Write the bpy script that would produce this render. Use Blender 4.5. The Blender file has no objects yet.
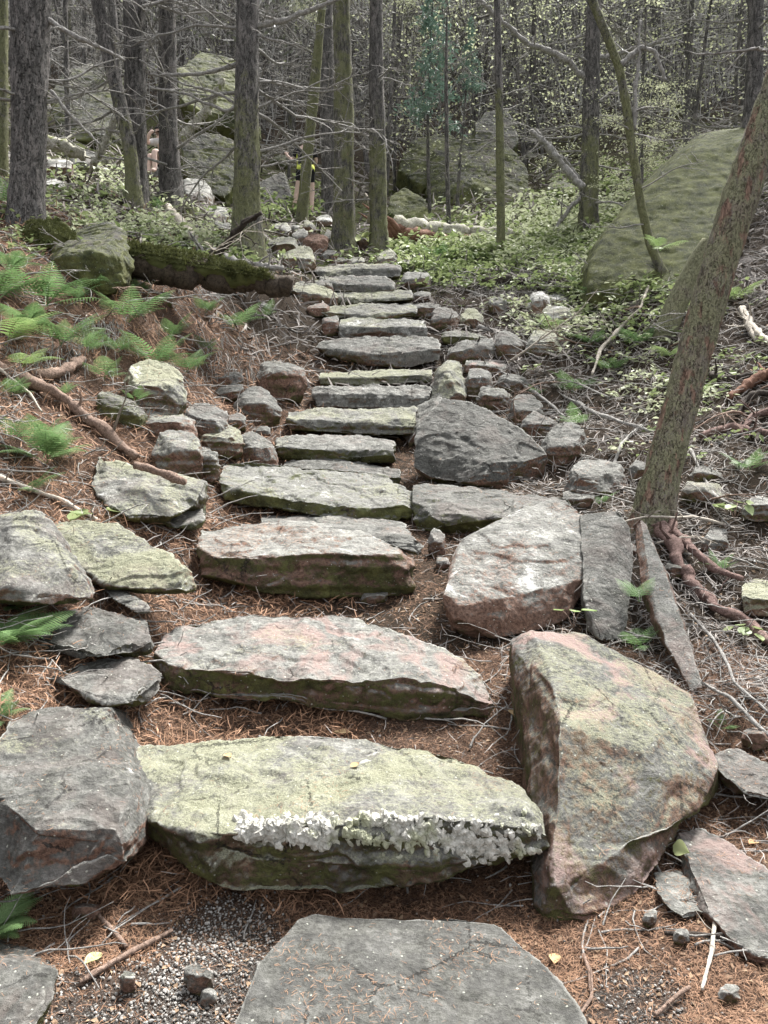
import bpy, bmesh, math, random
import numpy as np
from mathutils import Vector, Matrix, Euler
from mathutils.bvhtree import BVHTree
random.seed(7); rng = np.random.default_rng(7)
scene = bpy.context.scene
COL = scene.collection
R = math.radians

# ------------------------------------------------------------------ camera
F = 800.0; PITCH = R(-5.0); EYE = Vector((0, 0, 1.5))
cam_d = bpy.data.cameras.new('camera'); cam = bpy.data.objects.new('camera', cam_d); COL.objects.link(cam)
cam.location = EYE; cam.rotation_euler = (R(90) + PITCH, 0, 0)
cam_d.sensor_fit = 'VERTICAL'; cam_d.sensor_height = 24.0; cam_d.lens = F / 1024 * 24.0
cam_d.clip_start = .05; cam_d.clip_end = 2000
scene.camera = cam
cP, sP = math.cos(PITCH), math.sin(PITCH)

def raydir(px, py):
    x = (px - 384) / F; y = (512 - py) / F
    return Vector((x, cP - y * sP, sP + y * cP))       # not normalised
def at(px, py, Y):
    "world point at world depth Y that stands where the photograph shows it"
    d = raydir(px, py); t = Y / d.y
    return EYE + d * t
def depth_at_z(px, py, z):
    d = raydir(px, py); return (z - EYE.z) / d.z * d.y

# ------------------------------------------------------------------ numpy noise
def _hash(ix, iy, iz):
    h = (ix * 374761393 + iy * 668265263 + iz * 1274126177) & 0xFFFFFFFF
    h = ((h ^ (h >> 13)) * 1274126177) & 0xFFFFFFFF
    h = h ^ (h >> 16)
    return (h & 0xFFFF) / 32767.5 - 1.0
def vnoise(p):
    p = np.asarray(p, dtype=np.float64); i = np.floor(p).astype(np.int64); f = p - i
    u = f * f * (3 - 2 * f); out = 0
    for dx in (0, 1):
        wx = u[:, 0] if dx else 1 - u[:, 0]
        for dy in (0, 1):
            wy = u[:, 1] if dy else 1 - u[:, 1]
            for dz in (0, 1):
                wz = u[:, 2] if dz else 1 - u[:, 2]
                out = out + wx * wy * wz * _hash(i[:, 0] + dx, i[:, 1] + dy, i[:, 2] + dz)
    return out
def fbm(p, oct=4, rough=.5):
    s = 0; a = 1.0; t = 0
    for k in range(oct):
        s = s + a * vnoise(p * (2.03 ** k) + 17.3 * k); t += a; a *= rough
    return s / t

# ------------------------------------------------------------------ mesh helpers
def mesh_from(name, V, faces, smooth=True):
    "V (n,3); faces: list of int arrays (k,3) or (k,4)"
    me = bpy.data.meshes.new(name)
    V = np.asarray(V, dtype=np.float32)
    faces = [np.asarray(f, dtype=np.int32) for f in faces if len(f)]
    tot = np.concatenate([np.full(len(f), f.shape[1], np.int32) for f in faces])
    idx = np.concatenate([f.ravel() for f in faces])
    start = np.zeros(len(tot), np.int32); start[1:] = np.cumsum(tot)[:-1]
    me.vertices.add(len(V)); me.vertices.foreach_set('co', V.ravel())
    me.loops.add(len(idx)); me.loops.foreach_set('vertex_index', idx)
    me.polygons.add(len(tot)); me.polygons.foreach_set('loop_start', start); me.polygons.foreach_set('loop_total', tot)
    me.polygons.foreach_set('use_smooth', np.full(len(tot), smooth))
    me.update(calc_edges=True); me.validate()
    return me
def get_co(me):
    a = np.empty(len(me.vertices) * 3, np.float32); me.vertices.foreach_get('co', a); return a.reshape(-1, 3).astype(np.float64)
def get_no(me):
    a = np.empty(len(me.vertices) * 3, np.float32); me.vertices.foreach_get('normal', a); return a.reshape(-1, 3).astype(np.float64)
def set_co(me, a):
    me.vertices.foreach_set('co', np.asarray(a, np.float32).ravel()); me.update()
def link(name, me, mat=None, parent=None, loc=None):
    o = bpy.data.objects.new(name, me); COL.objects.link(o)
    if mat and not me.materials: me.materials.append(mat)
    if parent: o.parent = parent
    if loc is not None: o.location = loc
    return o
def empty(name, loc):
    o = bpy.data.objects.new(name, None); COL.objects.link(o); o.location = loc; o.empty_display_size = .1; return o
def tag(o, label=None, cat=None, group=None, kind=None):
    if label: o['label'] = label
    if cat: o['category'] = cat
    if group: o['group'] = group
    if kind: o['kind'] = kind
    return o

class Acc:
    "collects pieces of one mesh"
    def __init__(s): s.V = []; s.Q = []; s.T = []; s.n = 0
    def add(s, V, Q=None, T=None):
        V = np.asarray(V, float)
        if Q is not None and len(Q): s.Q.append(np.asarray(Q) + s.n)
        if T is not None and len(T): s.T.append(np.asarray(T) + s.n)
        s.V.append(V); s.n += len(V)
    def tube(s, pts, radii, k=6, cap=True, jit=0):
        pts = np.asarray(pts, float); radii = np.asarray(radii, float); n = len(pts)
        tan = np.gradient(pts, axis=0); tan /= np.linalg.norm(tan, axis=1)[:, None] + 1e-9
        ref = np.array([0, 0, 1.0]) if abs(tan[0][2]) < .8 else np.array([1.0, 0, 0])
        a = np.linspace(0, 2 * math.pi, k, endpoint=False)
        u = np.cross(tan, ref); u /= np.linalg.norm(u, axis=1)[:, None] + 1e-9
        w = np.cross(tan, u)
        rr = radii[:, None] * (1 + (rng.uniform(-jit, jit, (n, k)) if jit else 0))
        V = pts[:, None, :] + rr[:, :, None] * (np.cos(a)[None, :, None] * u[:, None, :] + np.sin(a)[None, :, None] * w[:, None, :])
        V = V.reshape(-1, 3); i = np.arange(n - 1)[:, None] * k; j = np.arange(k)[None, :]; j2 = (j + 1) % k
        Q = np.stack([i + j, i + j2, i + k + j2, i + k + j], -1).reshape(-1, 4)
        if cap:
            V = np.vstack([V, pts[0], pts[-1]]); c0 = n * k; jj = np.arange(k)
            T = np.vstack([np.stack([np.full(k, c0), (jj + 1) % k, jj], -1), np.stack([np.full(k, c0 + 1), (n - 1) * k + jj, (n - 1) * k + (jj + 1) % k], -1)])
            s.add(V, Q, T)
        else: s.add(V, Q)
    def mesh(s, name, smooth=True):
        V = np.vstack(s.V); fs = []
        if s.Q: fs.append(np.vstack(s.Q))
        if s.T: fs.append(np.vstack(s.T))
        return mesh_from(name, V, fs, smooth)

def instance_mesh(name, baseV, baseQ, M, T, smooth=False):
    "baseV (m,3), M (n,3,3) rotation*scale, T (n,3)"
    V = np.einsum('nij,mj->nmi', M, baseV) + T[:, None, :]
    n, m = len(T), len(baseV)
    Q = (np.asarray(baseQ)[None] + (np.arange(n) * m)[:, None, None]).reshape(-1, np.asarray(baseQ).shape[1])
    return mesh_from(name, V.reshape(-1, 3), [Q], smooth)
def rotmats(n, tilt, yaw=None, up=None):
    "random yaw, then random tilt; optional up vectors (n,3)"
    yaw = rng.uniform(0, 2 * math.pi, n) if yaw is None else yaw
    t = rng.normal(0, tilt, n); b = rng.normal(0, tilt, n)
    cy, sy, ct, st, cb, sb = np.cos(yaw), np.sin(yaw), np.cos(t), np.sin(t), np.cos(b), np.sin(b)
    Z = np.zeros(n); O = np.ones(n)
    Rz = np.stack([cy, -sy, Z, sy, cy, Z, Z, Z, O], -1).reshape(-1, 3, 3)
    Rx = np.stack([O, Z, Z, Z, ct, -st, Z, st, ct], -1).reshape(-1, 3, 3)
    Ry = np.stack([cb, Z, sb, Z, O, Z, -sb, Z, cb], -1).reshape(-1, 3, 3)
    M = Rz @ Rx @ Ry
    if up is not None:
        up = up / np.linalg.norm(up, axis=1)[:, None]
        a = np.cross(up, np.array([0, 1.0, 0])); a /= np.linalg.norm(a, axis=1)[:, None] + 1e-9
        b2 = np.cross(up, a); B = np.stack([a, b2, up], -1); M = B @ M
    return M

# ------------------------------------------------------------------ node helpers
class NT:
    def __init__(s, name):
        s.m = bpy.data.materials.new(name); s.m.use_nodes = True; s.t = s.m.node_tree; s.t.nodes.clear()
    def n(s, typ, **k):
        o = s.t.nodes.new(typ)
        for a, v in k.items():
            if a.startswith('_'): setattr(o, a[1:], v)
        return o
    def put(s, sock, v):
        if isinstance(v, bpy.types.NodeSocket): s.t.links.new(v, sock)
        elif v is not None:
            if hasattr(sock, 'default_value'):
                if isinstance(v, (tuple, list)) and sock.type == 'RGBA' and len(v) == 3: v = (*v, 1)
                sock.default_value = v
    def noise(s, vec, scale, det=4, rough=.55, dist=0):
        o = s.n('ShaderNodeTexNoise'); s.put(o.inputs['Vector'], vec); o.inputs['Scale'].default_value = scale
        o.inputs['Detail'].default_value = det; o.inputs['Roughness'].default_value = rough; o.inputs['Distortion'].default_value = dist
        return o.outputs['Fac']
    def vor(s, vec, scale, feat='F1', out='Distance'):
        o = s.n('ShaderNodeTexVoronoi'); o.feature = feat; s.put(o.inputs['Vector'], vec); o.inputs['Scale'].default_value = scale
        return o.outputs[out]
    def ramp(s, v, stops, interp='LINEAR'):
        o = s.n('ShaderNodeValToRGB'); s.put(o.inputs['Fac'], v); e = o.color_ramp.elements; o.color_ramp.interpolation = interp
        while len(e) < len(stops): e.new(.5)
        for i, (p, c) in enumerate(stops):
            e[i].position = p; e[i].color = (c, c, c, 1) if not isinstance(c, (tuple, list)) else (*c, 1)
        return o.outputs['Color']
    def math(s, op, a, b=None, c=None, clamp=False):
        o = s.n('ShaderNodeMath'); o.operation = op; o.use_clamp = clamp; s.put(o.inputs[0], a)
        if b is not None: s.put(o.inputs[1], b)
        if c is not None: s.put(o.inputs[2], c)
        return o.outputs[0]
    def mix(s, f, a, b, mode='MIX'):
        o = s.n('ShaderNodeMix'); o.data_type = 'RGBA'; o.blend_type = mode; s.put(o.inputs['Factor'], f); s.put(o.inputs['A'], a); s.put(o.inputs['B'], b)
        return o.outputs['Result']
    def attr(s, name, typ='OBJECT', out='Fac'):
        o = s.n('ShaderNodeAttribute'); o.attribute_type = typ; o.attribute_name = name; return o.outputs[out]
    def vmul(s, v, xyz):
        o = s.n('ShaderNodeVectorMath'); o.operation = 'MULTIPLY'; s.put(o.inputs[0], v); o.inputs[1].default_value = xyz; return o.outputs[0]
    def vadd(s, v, w):
        o = s.n('ShaderNodeVectorMath'); o.operation = 'ADD'; s.put(o.inputs[0], v); s.put(o.inputs[1], w); return o.outputs[0]
    def coord(s, kind='Object'): return s.n('ShaderNodeTexCoord').outputs[kind]
    def rand(s): return s.n('ShaderNodeObjectInfo').outputs['Random']
    def sep(s, v):
        o = s.n('ShaderNodeSeparateXYZ'); s.put(o.inputs[0], v); return o.outputs
    def finish(s, col, rough=.8, bump=None, strength=.5, dist=.01, spec=.3, trans=None, bump2=None, s2=.3, d2=.003):
        b = s.n('ShaderNodeBsdfPrincipled'); s.put(b.inputs['Base Color'], col); s.put(b.inputs['Roughness'], rough); b.inputs['Specular IOR Level'].default_value = spec
        nrm = None
        for bb, st, dd in ((bump, strength, dist), (bump2, s2, d2)):
            if bb is not None:
                o = s.n('ShaderNodeBump'); s.put(o.inputs['Height'], bb); o.inputs['Strength'].default_value = st; o.inputs['Distance'].default_value = dd
                if nrm is not None: s.put(o.inputs['Normal'], nrm)
                nrm = o.outputs[0]
        if nrm is not None: s.put(b.inputs['Normal'], nrm)
        out = s.n('ShaderNodeOutputMaterial'); sh = b.outputs[0]
        if trans is not None:
            t = s.n('ShaderNodeBsdfTranslucent'); s.put(t.inputs[0], col); mx = s.n('ShaderNodeMixShader'); mx.inputs[0].default_value = trans
            s.t.links.new(sh, mx.inputs[1]); s.t.links.new(t.outputs[0], mx.inputs[2]); sh = mx.outputs[0]
        s.t.links.new(sh, out.inputs[0]); return s.m
# ------------------------------------------------------------------ materials
def make_rock():
    m = NT('weathered_rock')
    base = m.coord(); r = m.rand(); off = m.n('ShaderNodeCombineXYZ'); m.put(off.inputs[0], m.math('MULTIPLY', r, 37.0)); m.put(off.inputs[1], m.math('MULTIPLY', r, 91.0))
    tx = m.n('ShaderNodeVectorMath'); tx.operation = 'SCALE'; m.put(tx.inputs[0], base); m.put(tx.inputs['Scale'], m.attr('tex'))
    p = m.vadd(tx.outputs[0], off.outputs[0])
    nz = m.sep(m.n('ShaderNodeNewGeometry').outputs['Normal'])[2]
    big = m.noise(p, 2.2, 5, .6, .6); med = m.noise(p, 9, 6, .65); fine = m.noise(p, 55, 6, .7); grain = m.noise(p, 240, 3, .7)
    streak = m.noise(m.vmul(p, (3, 3, 22)), 2.0, 5, .6, .5)
    tone = m.attr('tone')
    g = m.ramp(m.math('MULTIPLY_ADD', fine, .45, m.math('MULTIPLY', med, .55)), [(.3, (.055, .056, .05)), (.43, (.165, .166, .15)), (.55, (.34, .34, .315)), (.67, (.60, .60, .57))])
    g = m.mix(m.ramp(streak, [(.42, 0), (.5, .45), (.6, 0)]), g, (.12, .118, .12))
    g = m.mix(m.ramp(grain, [(.3, .55), (.42, 0)]), g, (.05, .05, .05))
    g = m.mix(1.0, g, m.n('ShaderNodeCombineColor').outputs[0], 'MIX') if False else g
    tc = m.n('ShaderNodeCombineColor'); [m.put(tc.inputs[i], tone) for i in range(3)]
    g = m.mix(1.0, g, tc.outputs[0], 'MULTIPLY')
    # faint violet / pink mineral tint
    g = m.mix(m.math('MULTIPLY', m.ramp(m.noise(p, 3.3, 4, .6, 1), [(.5, 0), (.62, 1)]), m.attr('pink')), g, (.29, .215, .195))
    # lichen: pale yellow green film on upward faces
    lm = m.math('ADD', m.math('MULTIPLY', m.math('ADD', m.math('MULTIPLY', big, .55), m.math('MULTIPLY', fine, .45)), 1.0), m.math('MULTIPLY_ADD', m.attr('lichen'), .5, -.70))
    lm = m.math('ADD', lm, m.math('MULTIPLY', nz, .06))
    lmask = m.ramp(lm, [(.04, 0), (.14, .75), (.34, 1)])
    lc = m.mix(m.ramp(grain, [(.35, 0), (.6, 1)]), (.12, .13, .07), (.385, .39, .265))
    g = m.mix(m.math('MULTIPLY', lmask, .85), g, lc)
    # white crust / quartz
    wm = m.math('ADD', m.noise(m.vadd(p, (5, 3, 9)), 4.5, 7, .7, .8), m.math('MULTIPLY_ADD', m.attr('white'), .34, -.34))
    g = m.mix(m.ramp(wm, [(.38, 0), (.47, .9)]), g, m.mix(fine, (.5, .5, .49), (.78, .78, .76)))
    # paler along convex edges
    pt = m.n('ShaderNodeNewGeometry').outputs['Pointiness']
    g = m.mix(m.math('MULTIPLY', m.ramp(pt, [(.52, 0), (.58, 1)]), .5), g, (.62, .62, .58))
    # rusty brown stain on the lower, steeper faces
    rm = m.math('ADD', m.math('MULTIPLY_ADD', big, .6, m.math('MULTIPLY', fine, .5)), m.math('MULTIPLY_ADD', nz, -.42, m.math('MULTIPLY_ADD', m.attr('rust'), .55, -.62)))
    rmask = m.ramp(rm, [(.05, 0), (.2, 1)])
    g = m.mix(m.math('MULTIPLY', rmask, .85), g, m.mix(m.ramp(fine, [(.4, 0), (.62, 1)]), (.10, .052, .036), (.27, .155, .11)))
    # moss
    mm = m.math('ADD', m.math('MULTIPLY_ADD', med, .6, m.math('MULTIPLY', fine, .5)), m.math('SUBTRACT', m.math('MULTIPLY_ADD', m.attr('moss'), .62, -.70), m.math('MULTIPLY', nz, .2)))
    mmask = m.ramp(mm, [(.02, 0), (.16, 1)])
    g = m.mix(m.math('MULTIPLY', mmask, .9), g, m.mix(m.ramp(m.math('MULTIPLY_ADD', m.noise(p, 6, 5, .7), .7, m.math('MULTIPLY', grain, .3)), [(.38, 0), (.64, 1)]), (.02, .027, .011), (.165, .18, .06)))
    # hairline cracks
    ck = m.vor(m.vadd(p, m.vmul(m.n('ShaderNodeTexNoise').outputs['Color'], (.0, .0, .0))), 3.0, 'DISTANCE_TO_EDGE')
    wob = m.math('ADD', ck, m.math('MULTIPLY', m.math('SUBTRACT', fine, .5), .14))
    ckm = m.math('MULTIPLY', m.ramp(m.math('ABSOLUTE', wob), [(.0, 1), (.012, 0)]), m.ramp(big, [(.5, 0), (.6, .8)]))
    g = m.mix(ckm, g, (.04, .038, .035))
    # white speckled lichen spots
    sp = m.math('ADD', m.vor(p, 30), m.math('MULTIPLY', fine, .5))
    g = m.mix(m.math('MULTIPLY', m.ramp(sp, [(.30, 1), (.36, 0)]), .65), g, (.62, .64, .56))
    h = m.math('ADD', m.math('MULTIPLY', fine, 1.0), m.math('MULTIPLY', med, .8)); h = m.math('SUBTRACT', h, m.math('MULTIPLY', ckm, .6))
    return m.finish(g, .82, h, .9, .022, .25, bump2=m.math('MULTIPLY_ADD', grain, .6, m.math('MULTIPLY', mmask, m.noise(p, 400, 2))), s2=.7, d2=.004)
ROCK = make_rock()

def make_quartz():
    m = NT('quartz_vein'); p = m.coord()
    f = m.noise(p, 40, 6, .7); v = m.vor(p, 28)
    c = m.mix(m.ramp(f, [(.35, 0), (.6, 1)]), (.30, .295, .26), (.68, .67, .62))
    c = m.mix(m.ramp(m.noise(p, 8, 3), [(.5, 0), (.62, .7)]), c, (.28, .30, .16))
    return m.finish(c, .5, m.math('ADD', f, v), .8, .02, .4)
QUARTZ = make_quartz()

def make_ground():
    m = NT('forest_floor'); p = m.n('ShaderNodeNewGeometry').outputs['Position']
    z = m.n('ShaderNodeAttribute'); z.attribute_type = 'GEOMETRY'; z.attribute_name = 'zone'
    s = m.n('ShaderNodeSeparateColor'); m.t.links.new(z.outputs['Color'], s.inputs[0]); need, green, dark = s.outputs[0], s.outputs[1], s.outputs[2]
    a = m.noise(p, 1.6, 5, .6); b = m.noise(p, 14, 6, .7, .4); c = m.noise(p, 90, 5, .75, .8)
    st = m.noise(m.vmul(p, (60, 200, 60)), 1.0, 4, .7, 1.5)
    soil = m.mix(b, (.022, .017, .013), (.10, .075, .055))
    nl = m.ramp(m.math('MULTIPLY_ADD', c, .5, m.math('MULTIPLY', st, .5)), [(.33, (.035, .02, .013)), (.46, (.10, .062, .045)), (.56, (.18, .122, .092)), (.68, (.34, .26, .21))])
    g = m.mix(m.ramp(m.math('ADD', m.math('MULTIPLY', b, .7), m.math('MULTIPLY_ADD', need, .6, -.45)), [(.25, 0), (.42, 1)]), soil, nl)
    ms = m.mix(c, (.03, .04, .012), (.14, .17, .055))
    g = m.mix(m.ramp(m.math('ADD', m.math('MULTIPLY', b, .8), m.math('MULTIPLY_ADD', green, .6, -.5)), [(.25, 0), (.4, .85)]), g, ms)
    g = m.mix(m.math('MULTIPLY', dark, m.ramp(b, [(.35, .2), (.6, 1)])), g, m.mix(m.ramp(m.vor(p, 130, 'F1', 'Distance'), [(.2, 0), (.6, 1)]), (.22, .21, .195), (.07, .065, .06)))
    g = m.mix(m.math('MULTIPLY', m.ramp(m.vor(p, 45), [(.16, 1), (.2, 0)]), m.ramp(a, [(.45, 0), (.6, .8)])), g, (.36, .34, .31))
    return m.finish(g, .95, m.math('ADD', m.math('MULTIPLY', b, 1.2), c), 1.0, .05, .1)
GROUND = make_ground()

def make_bark(name, c0, c1, mossc=(.19, .20, .095), flake=(.22, .20, .19)):
    m = NT(name); p = m.coord(); r = m.rand(); off = m.n('ShaderNodeCombineXYZ'); m.put(off.inputs[2], m.math('MULTIPLY', r, 50.0)); p = m.vadd(p, off.outputs[0])
    pv = m.vmul(p, (1, 1, .28))
    f = m.noise(pv, 30, 7, .72, .8); g0 = m.noise(p, 110, 4, .75); b = m.noise(p, 4, 4, .6); fl = m.noise(m.vmul(p, (1, 1, .5)), 60, 5, .7, 1.2)
    c = m.mix(m.ramp(f, [(.34, 0), (.64, 1)]), c0, c1)
    c = m.mix(m.math('MULTIPLY', m.ramp(m.noise(pv, 15, 6, .75, .5), [(.5, 0), (.57, 1)]), .65), c, flake)
    v = m.ramp(fl, [(.36, 0), (.47, 1)])
    c = m.mix(v, tuple(x * .45 for x in c0), c)
    # small pale scales
    c = m.mix(m.math('MULTIPLY', m.ramp(g0, [(.58, 0), (.66, 1)]), .5), c, (.42, .42, .38))
    z = m.sep(m.coord('Object'))[2]
    mo = m.attr('moss'); mh = m.attr('mossheight')
    mk = m.math('ADD', m.math('MULTIPLY_ADD', b, .7, m.math('MULTIPLY_ADD', g0, .5, m.math('MULTIPLY', f, .5))), m.math('MULTIPLY_ADD', mo, .6, -1.13))
    mk = m.math('SUBTRACT', mk, m.math('MAXIMUM', m.math('MULTIPLY', m.math('SUBTRACT', z, mh), .25), 0))
    mk = m.ramp(mk, [(.0, 0), (.14, .8)])
    c = m.mix(mk, c, m.mix(m.ramp(g0, [(.35, 0), (.6, 1)]), tuple(x * .4 for x in mossc), tuple(x * 1.3 for x in mossc)))
    re = m.attr('redbark')
    rk = m.ramp(m.math('ADD', m.noise(m.vmul(p, (1, 1, .4)), 9, 5, .65), m.math('MULTIPLY_ADD', re, .5, -.5)), [(.44, 0), (.5, 1)])
    c = m.mix(m.math('MULTIPLY', rk, .9), c, m.mix(m.ramp(f, [(.4, 0), (.6, 1)]), (.12, .075, .058), (.34, .225, .175)))
    return m.finish(c, .9, m.math('ADD', m.math('MULTIPLY', v, .7), f), 1.0, .018, .15, bump2=g0, s2=.5, d2=.004)
BARK = make_bark('spruce_bark', (.034, .032, .031), (.17, .163, .158), flake=(.27, .25, .24))
BARKB = make_bark('reddish_bark', (.085, .07, .055), (.32, .28, .23), (.24, .25, .15))
def make_wood(name, a, b, sc=1.0, moss=0.0):
    m = NT(name); p = m.coord(); n = m.noise(p, 30 * sc, 5, .7, .8); f = m.noise(p, 140 * sc, 4, .7)
    c = m.mix(m.ramp(n, [(.35, 0), (.65, 1)]), a, b); c = m.mix(m.ramp(f, [(.3, .6), (.45, 0)]), c, tuple(x * .35 for x in a))
    if moss: c = m.mix(m.ramp(m.noise(p, 9, 4), [(.62 - moss * .3, 0), (.7 - moss * .3, .9)]), c, m.mix(f, (.07, .085, .02), (.24, .27, .08)))
    return m.finish(c, .85, m.math('ADD', n, f), .7, .01, .15)
DEAD = make_wood('dead_grey_wood', (.15, .142, .135), (.42, .41, .39))
STICK = make_wood('brown_stick', (.10, .07, .055), (.36, .26, .21), 2.0)
FARLIT = make_wood('brightened_far_twigs', (.26, .255, .25), (.62, .61, .59))  # dead wood copy, colour brightened in place of light on the far wood
PALE = make_wood('pale_stick', (.30, .27, .23), (.62, .57, .50))
ROOTM = make_wood('red_root', (.08, .05, .043), (.29, .20, .18), 2.0)
BLACKW = make_wood('rotten_black_wood', (.02, .017, .015), (.085, .07, .06))
REDW = make_wood('torn_red_wood', (.10, .05, .035), (.27, .155, .11))
LOGM = make_wood('mossy_log_bark', (.03, .024, .02), (.10, .08, .06), 1, .0)
PALELOG = make_wood('pale_log_bark', (.20, .19, .16), (.55, .54, .46), 1, .2)

def make_leaf(name, a, b, trans=.35, rough=.5, spread=1.0):
    m = NT(name); p = m.n('ShaderNodeNewGeometry').outputs['Position']
    n = m.noise(p, 3.0 * spread, 3, .6); q = m.noise(p, 60, 2)
    ri = m.math('MULTIPLY_ADD', m.n('ShaderNodeNewGeometry').outputs['Random Per Island'], .55, m.math('MULTIPLY', m.rand(), .45))
    c = m.mix(m.ramp(m.math('ADD', m.math('MULTIPLY', n, .5), m.math('MULTIPLY', ri, .5)), [(.2, 0), (.75, 1)]), a, b)
    return m.finish(c, rough, None, trans=trans, spec=.35)
FERN = make_leaf('fern_green', (.06, .13, .045), (.21, .33, .135))
FERNP = make_leaf('pale_fern_green', (.20, .33, .10), (.38, .48, .22))
UNDER = make_leaf('undergrowth_leaf', (.07, .12, .035), (.34, .40, .19))
SUNUNDER = make_leaf('sunlit_undergrowth_leaf', (.34, .38, .22), (.66, .70, .52))  # lit copy of the undergrowth leaf, sunlight put into its colour
LEAFY = make_leaf('sunlit_leaf', (.24, .27, .15), (.58, .60, .42), .45)  # brightness of sunlit foliage put into the leaf colour
SPRUCE = make_leaf('spruce_needles', (.09, .105, .08), (.26, .27, .21), .15)
BLUESP = make_leaf('blue_spruce_needles', (.06, .11, .085), (.20, .30, .24), .15)
NEEDLE = make_leaf('fallen_needles', (.10, .05, .028), (.50, .30, .19), .0, .8, 2)
NEEDLEG = make_leaf('grey_litter', (.045, .037, .033), (.42, .385, .36), .0, .85, 2)
MOSSM = make_leaf('moss_tuft', (.03, .038, .012), (.13, .14, .05), .2, .9, 4)
CHIP = make_leaf('leaf_crumbs', (.10, .06, .04), (.40, .29, .19), .1, .8)
DRYLEAF = make_leaf('dry_leaf', (.36, .20, .09), (.62, .46, .26), .2, .7)
YLEAF = make_leaf('yellow_green_leaf', (.48, .56, .24), (.56, .62, .32), .3)
def flat(name, c, rough=.7):
    m = NT(name); p = m.coord(); n = m.noise(p, 25, 3)
    return m.finish(m.mix(n, tuple(x * .8 for x in c), tuple(min(1, x * 1.15) for x in c)), rough, n, .2, .003)
GRAVEL = make_leaf('gravel_bits', (.08, .075, .07), (.48, .465, .44), 0, .8, 2)
SKIN = flat('skin', (.62, .46, .40)); BLACKC = flat('black_cloth', (.018, .018, .022), .9); YELLOWC = flat('yellow_cloth', (.72, .80, .16), .8); HAIR = flat('dark_hair', (.05, .035, .025)); GREYC = flat('grey_cloth', (.55, .55, .55)); SHOE = flat('shoe', (.10, .09, .09))
# ------------------------------------------------------------------ terrain
CTRL = [  # px, py, depth
 (384,1000,2.05),(300,900,2.5),(384,890,2.6),(200,900,2.5),(530,905,2.5),(384,708,3.57),(200,705,3.57),(384,602,4.75),(250,595,4.75),(340,520,6.0),(250,512,6.0),(340,482,6.9),(340,464,7.5),
 (340,438,8.1),(370,412,8.7),(370,386,9.2),(380,369,9.6),(380,341,10.2),(370,321,10.9),(370,305,11.6),(350,295,12.3),(350,280,13.0),(350,262,14.0),(320,245,15.3),(330,230,16.7),(310,217,19),(320,207,21.5),
 (0,1020,1.96),(60,905,2.5),(0,860,2.7),(130,860,2.65),(0,700,3.1),(10,600,3.9),(100,600,4.2),(60,720,3.3),(140,700,3.5),(190,600,4.7),(30,500,5.0),(10,420,5.5),(100,450,6.0),(190,500,5.9),(0,350,6.3),(60,335,7.0),
 (150,335,7.8),(100,385,6.9),(170,420,6.9),(230,410,8.0),(230,450,7.2),(285,385,9.2),(290,345,10.0),(215,345,8.8),(270,310,10.8),(0,255,7.8),(70,285,8.0),(80,228,9.2),(150,255,9.6),(200,290,9.9),(25,216,9.5),(240,252,11.6),(290,262,13),
 (130,208,12.2),(170,203,13.5),(60,165,16),(0,170,14),(200,200,16),(250,213,17.5),(120,130,21),(20,90,24),(200,180,20),
 (700,1000,2.03),(768,905,2.42),(600,960,2.2),(700,832,2.85),(768,800,3.05),(745,700,3.7),(690,730,3.4),(650,645,4.2),(768,620,4.5),(600,625,4.3),(500,625,4.4),(500,690,3.75),(430,590,4.8),(650,530,5.55),(768,500,5.9),(560,500,6.2),
 (700,450,6.8),(768,400,7.2),(600,450,7.3),(640,400,8.2),(560,410,8.6),(500,420,8.4),(450,485,6.7),(500,352,9.9),(600,345,9.8),(700,335,9.0),(768,300,9.3),(560,305,11.6),(640,292,10.6),(480,292,12.3),(440,265,14.3),
 (560,258,14.8),(620,235,16),(500,237,16.8),(400,237,16.3),(720,262,11.5),(768,210,13),(768,140,18),(700,150,20),(600,200,20),(500,208,21),(400,212,20.5),
 (384,170,27),(100,100,27),(600,150,27),(384,88,40),(100,60,40),(700,80,40),(384,35,60),(0,20,60),(768,25,60),(384,22,100),(0,10,100),(768,14,100),
]
XYZ = [ tuple(at(*c)) for c in CTRL ]
XYZ += [(-6,2,2.9),(-5,4,2.9),(-8,7,4.6),(-14,12,7.6),(-3,1.6,.5),(-3,-1,.4),(0,-1.5,-.35),(3,-1,-.2),(0,.6,-.05),(3.2,2,.2),(6,3,1.1),(8,6,2.4),(10,9,4.0),(14,14,7.0),(-30,40,24),(30,40,22),(-80,100,66),(80,100,66),(-6,-1,2.2),(6,-1,.3)]
XYZ = np.array(XYZ)
def warp(x, y):
    d = np.maximum(y + 4.0, .8); return np.stack([x / d * 3.0, np.log(d) * 2.2], -1)
_W = warp(XYZ[:, 0], XYZ[:, 1]); _N = len(_W)
def _kern(A, B): return np.linalg.norm(A[:, None] - B[None], axis=-1)
_K = _kern(_W, _W) - np.eye(_N) * .015
_Pm = np.hstack([np.ones((_N, 1)), _W]); _A = np.block([[_K, _Pm], [_Pm.T, np.zeros((3, 3))]])
_sol = np.linalg.solve(_A, np.concatenate([XYZ[:, 2] / (XYZ[:, 1] + 6), np.zeros(3)]))
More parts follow.
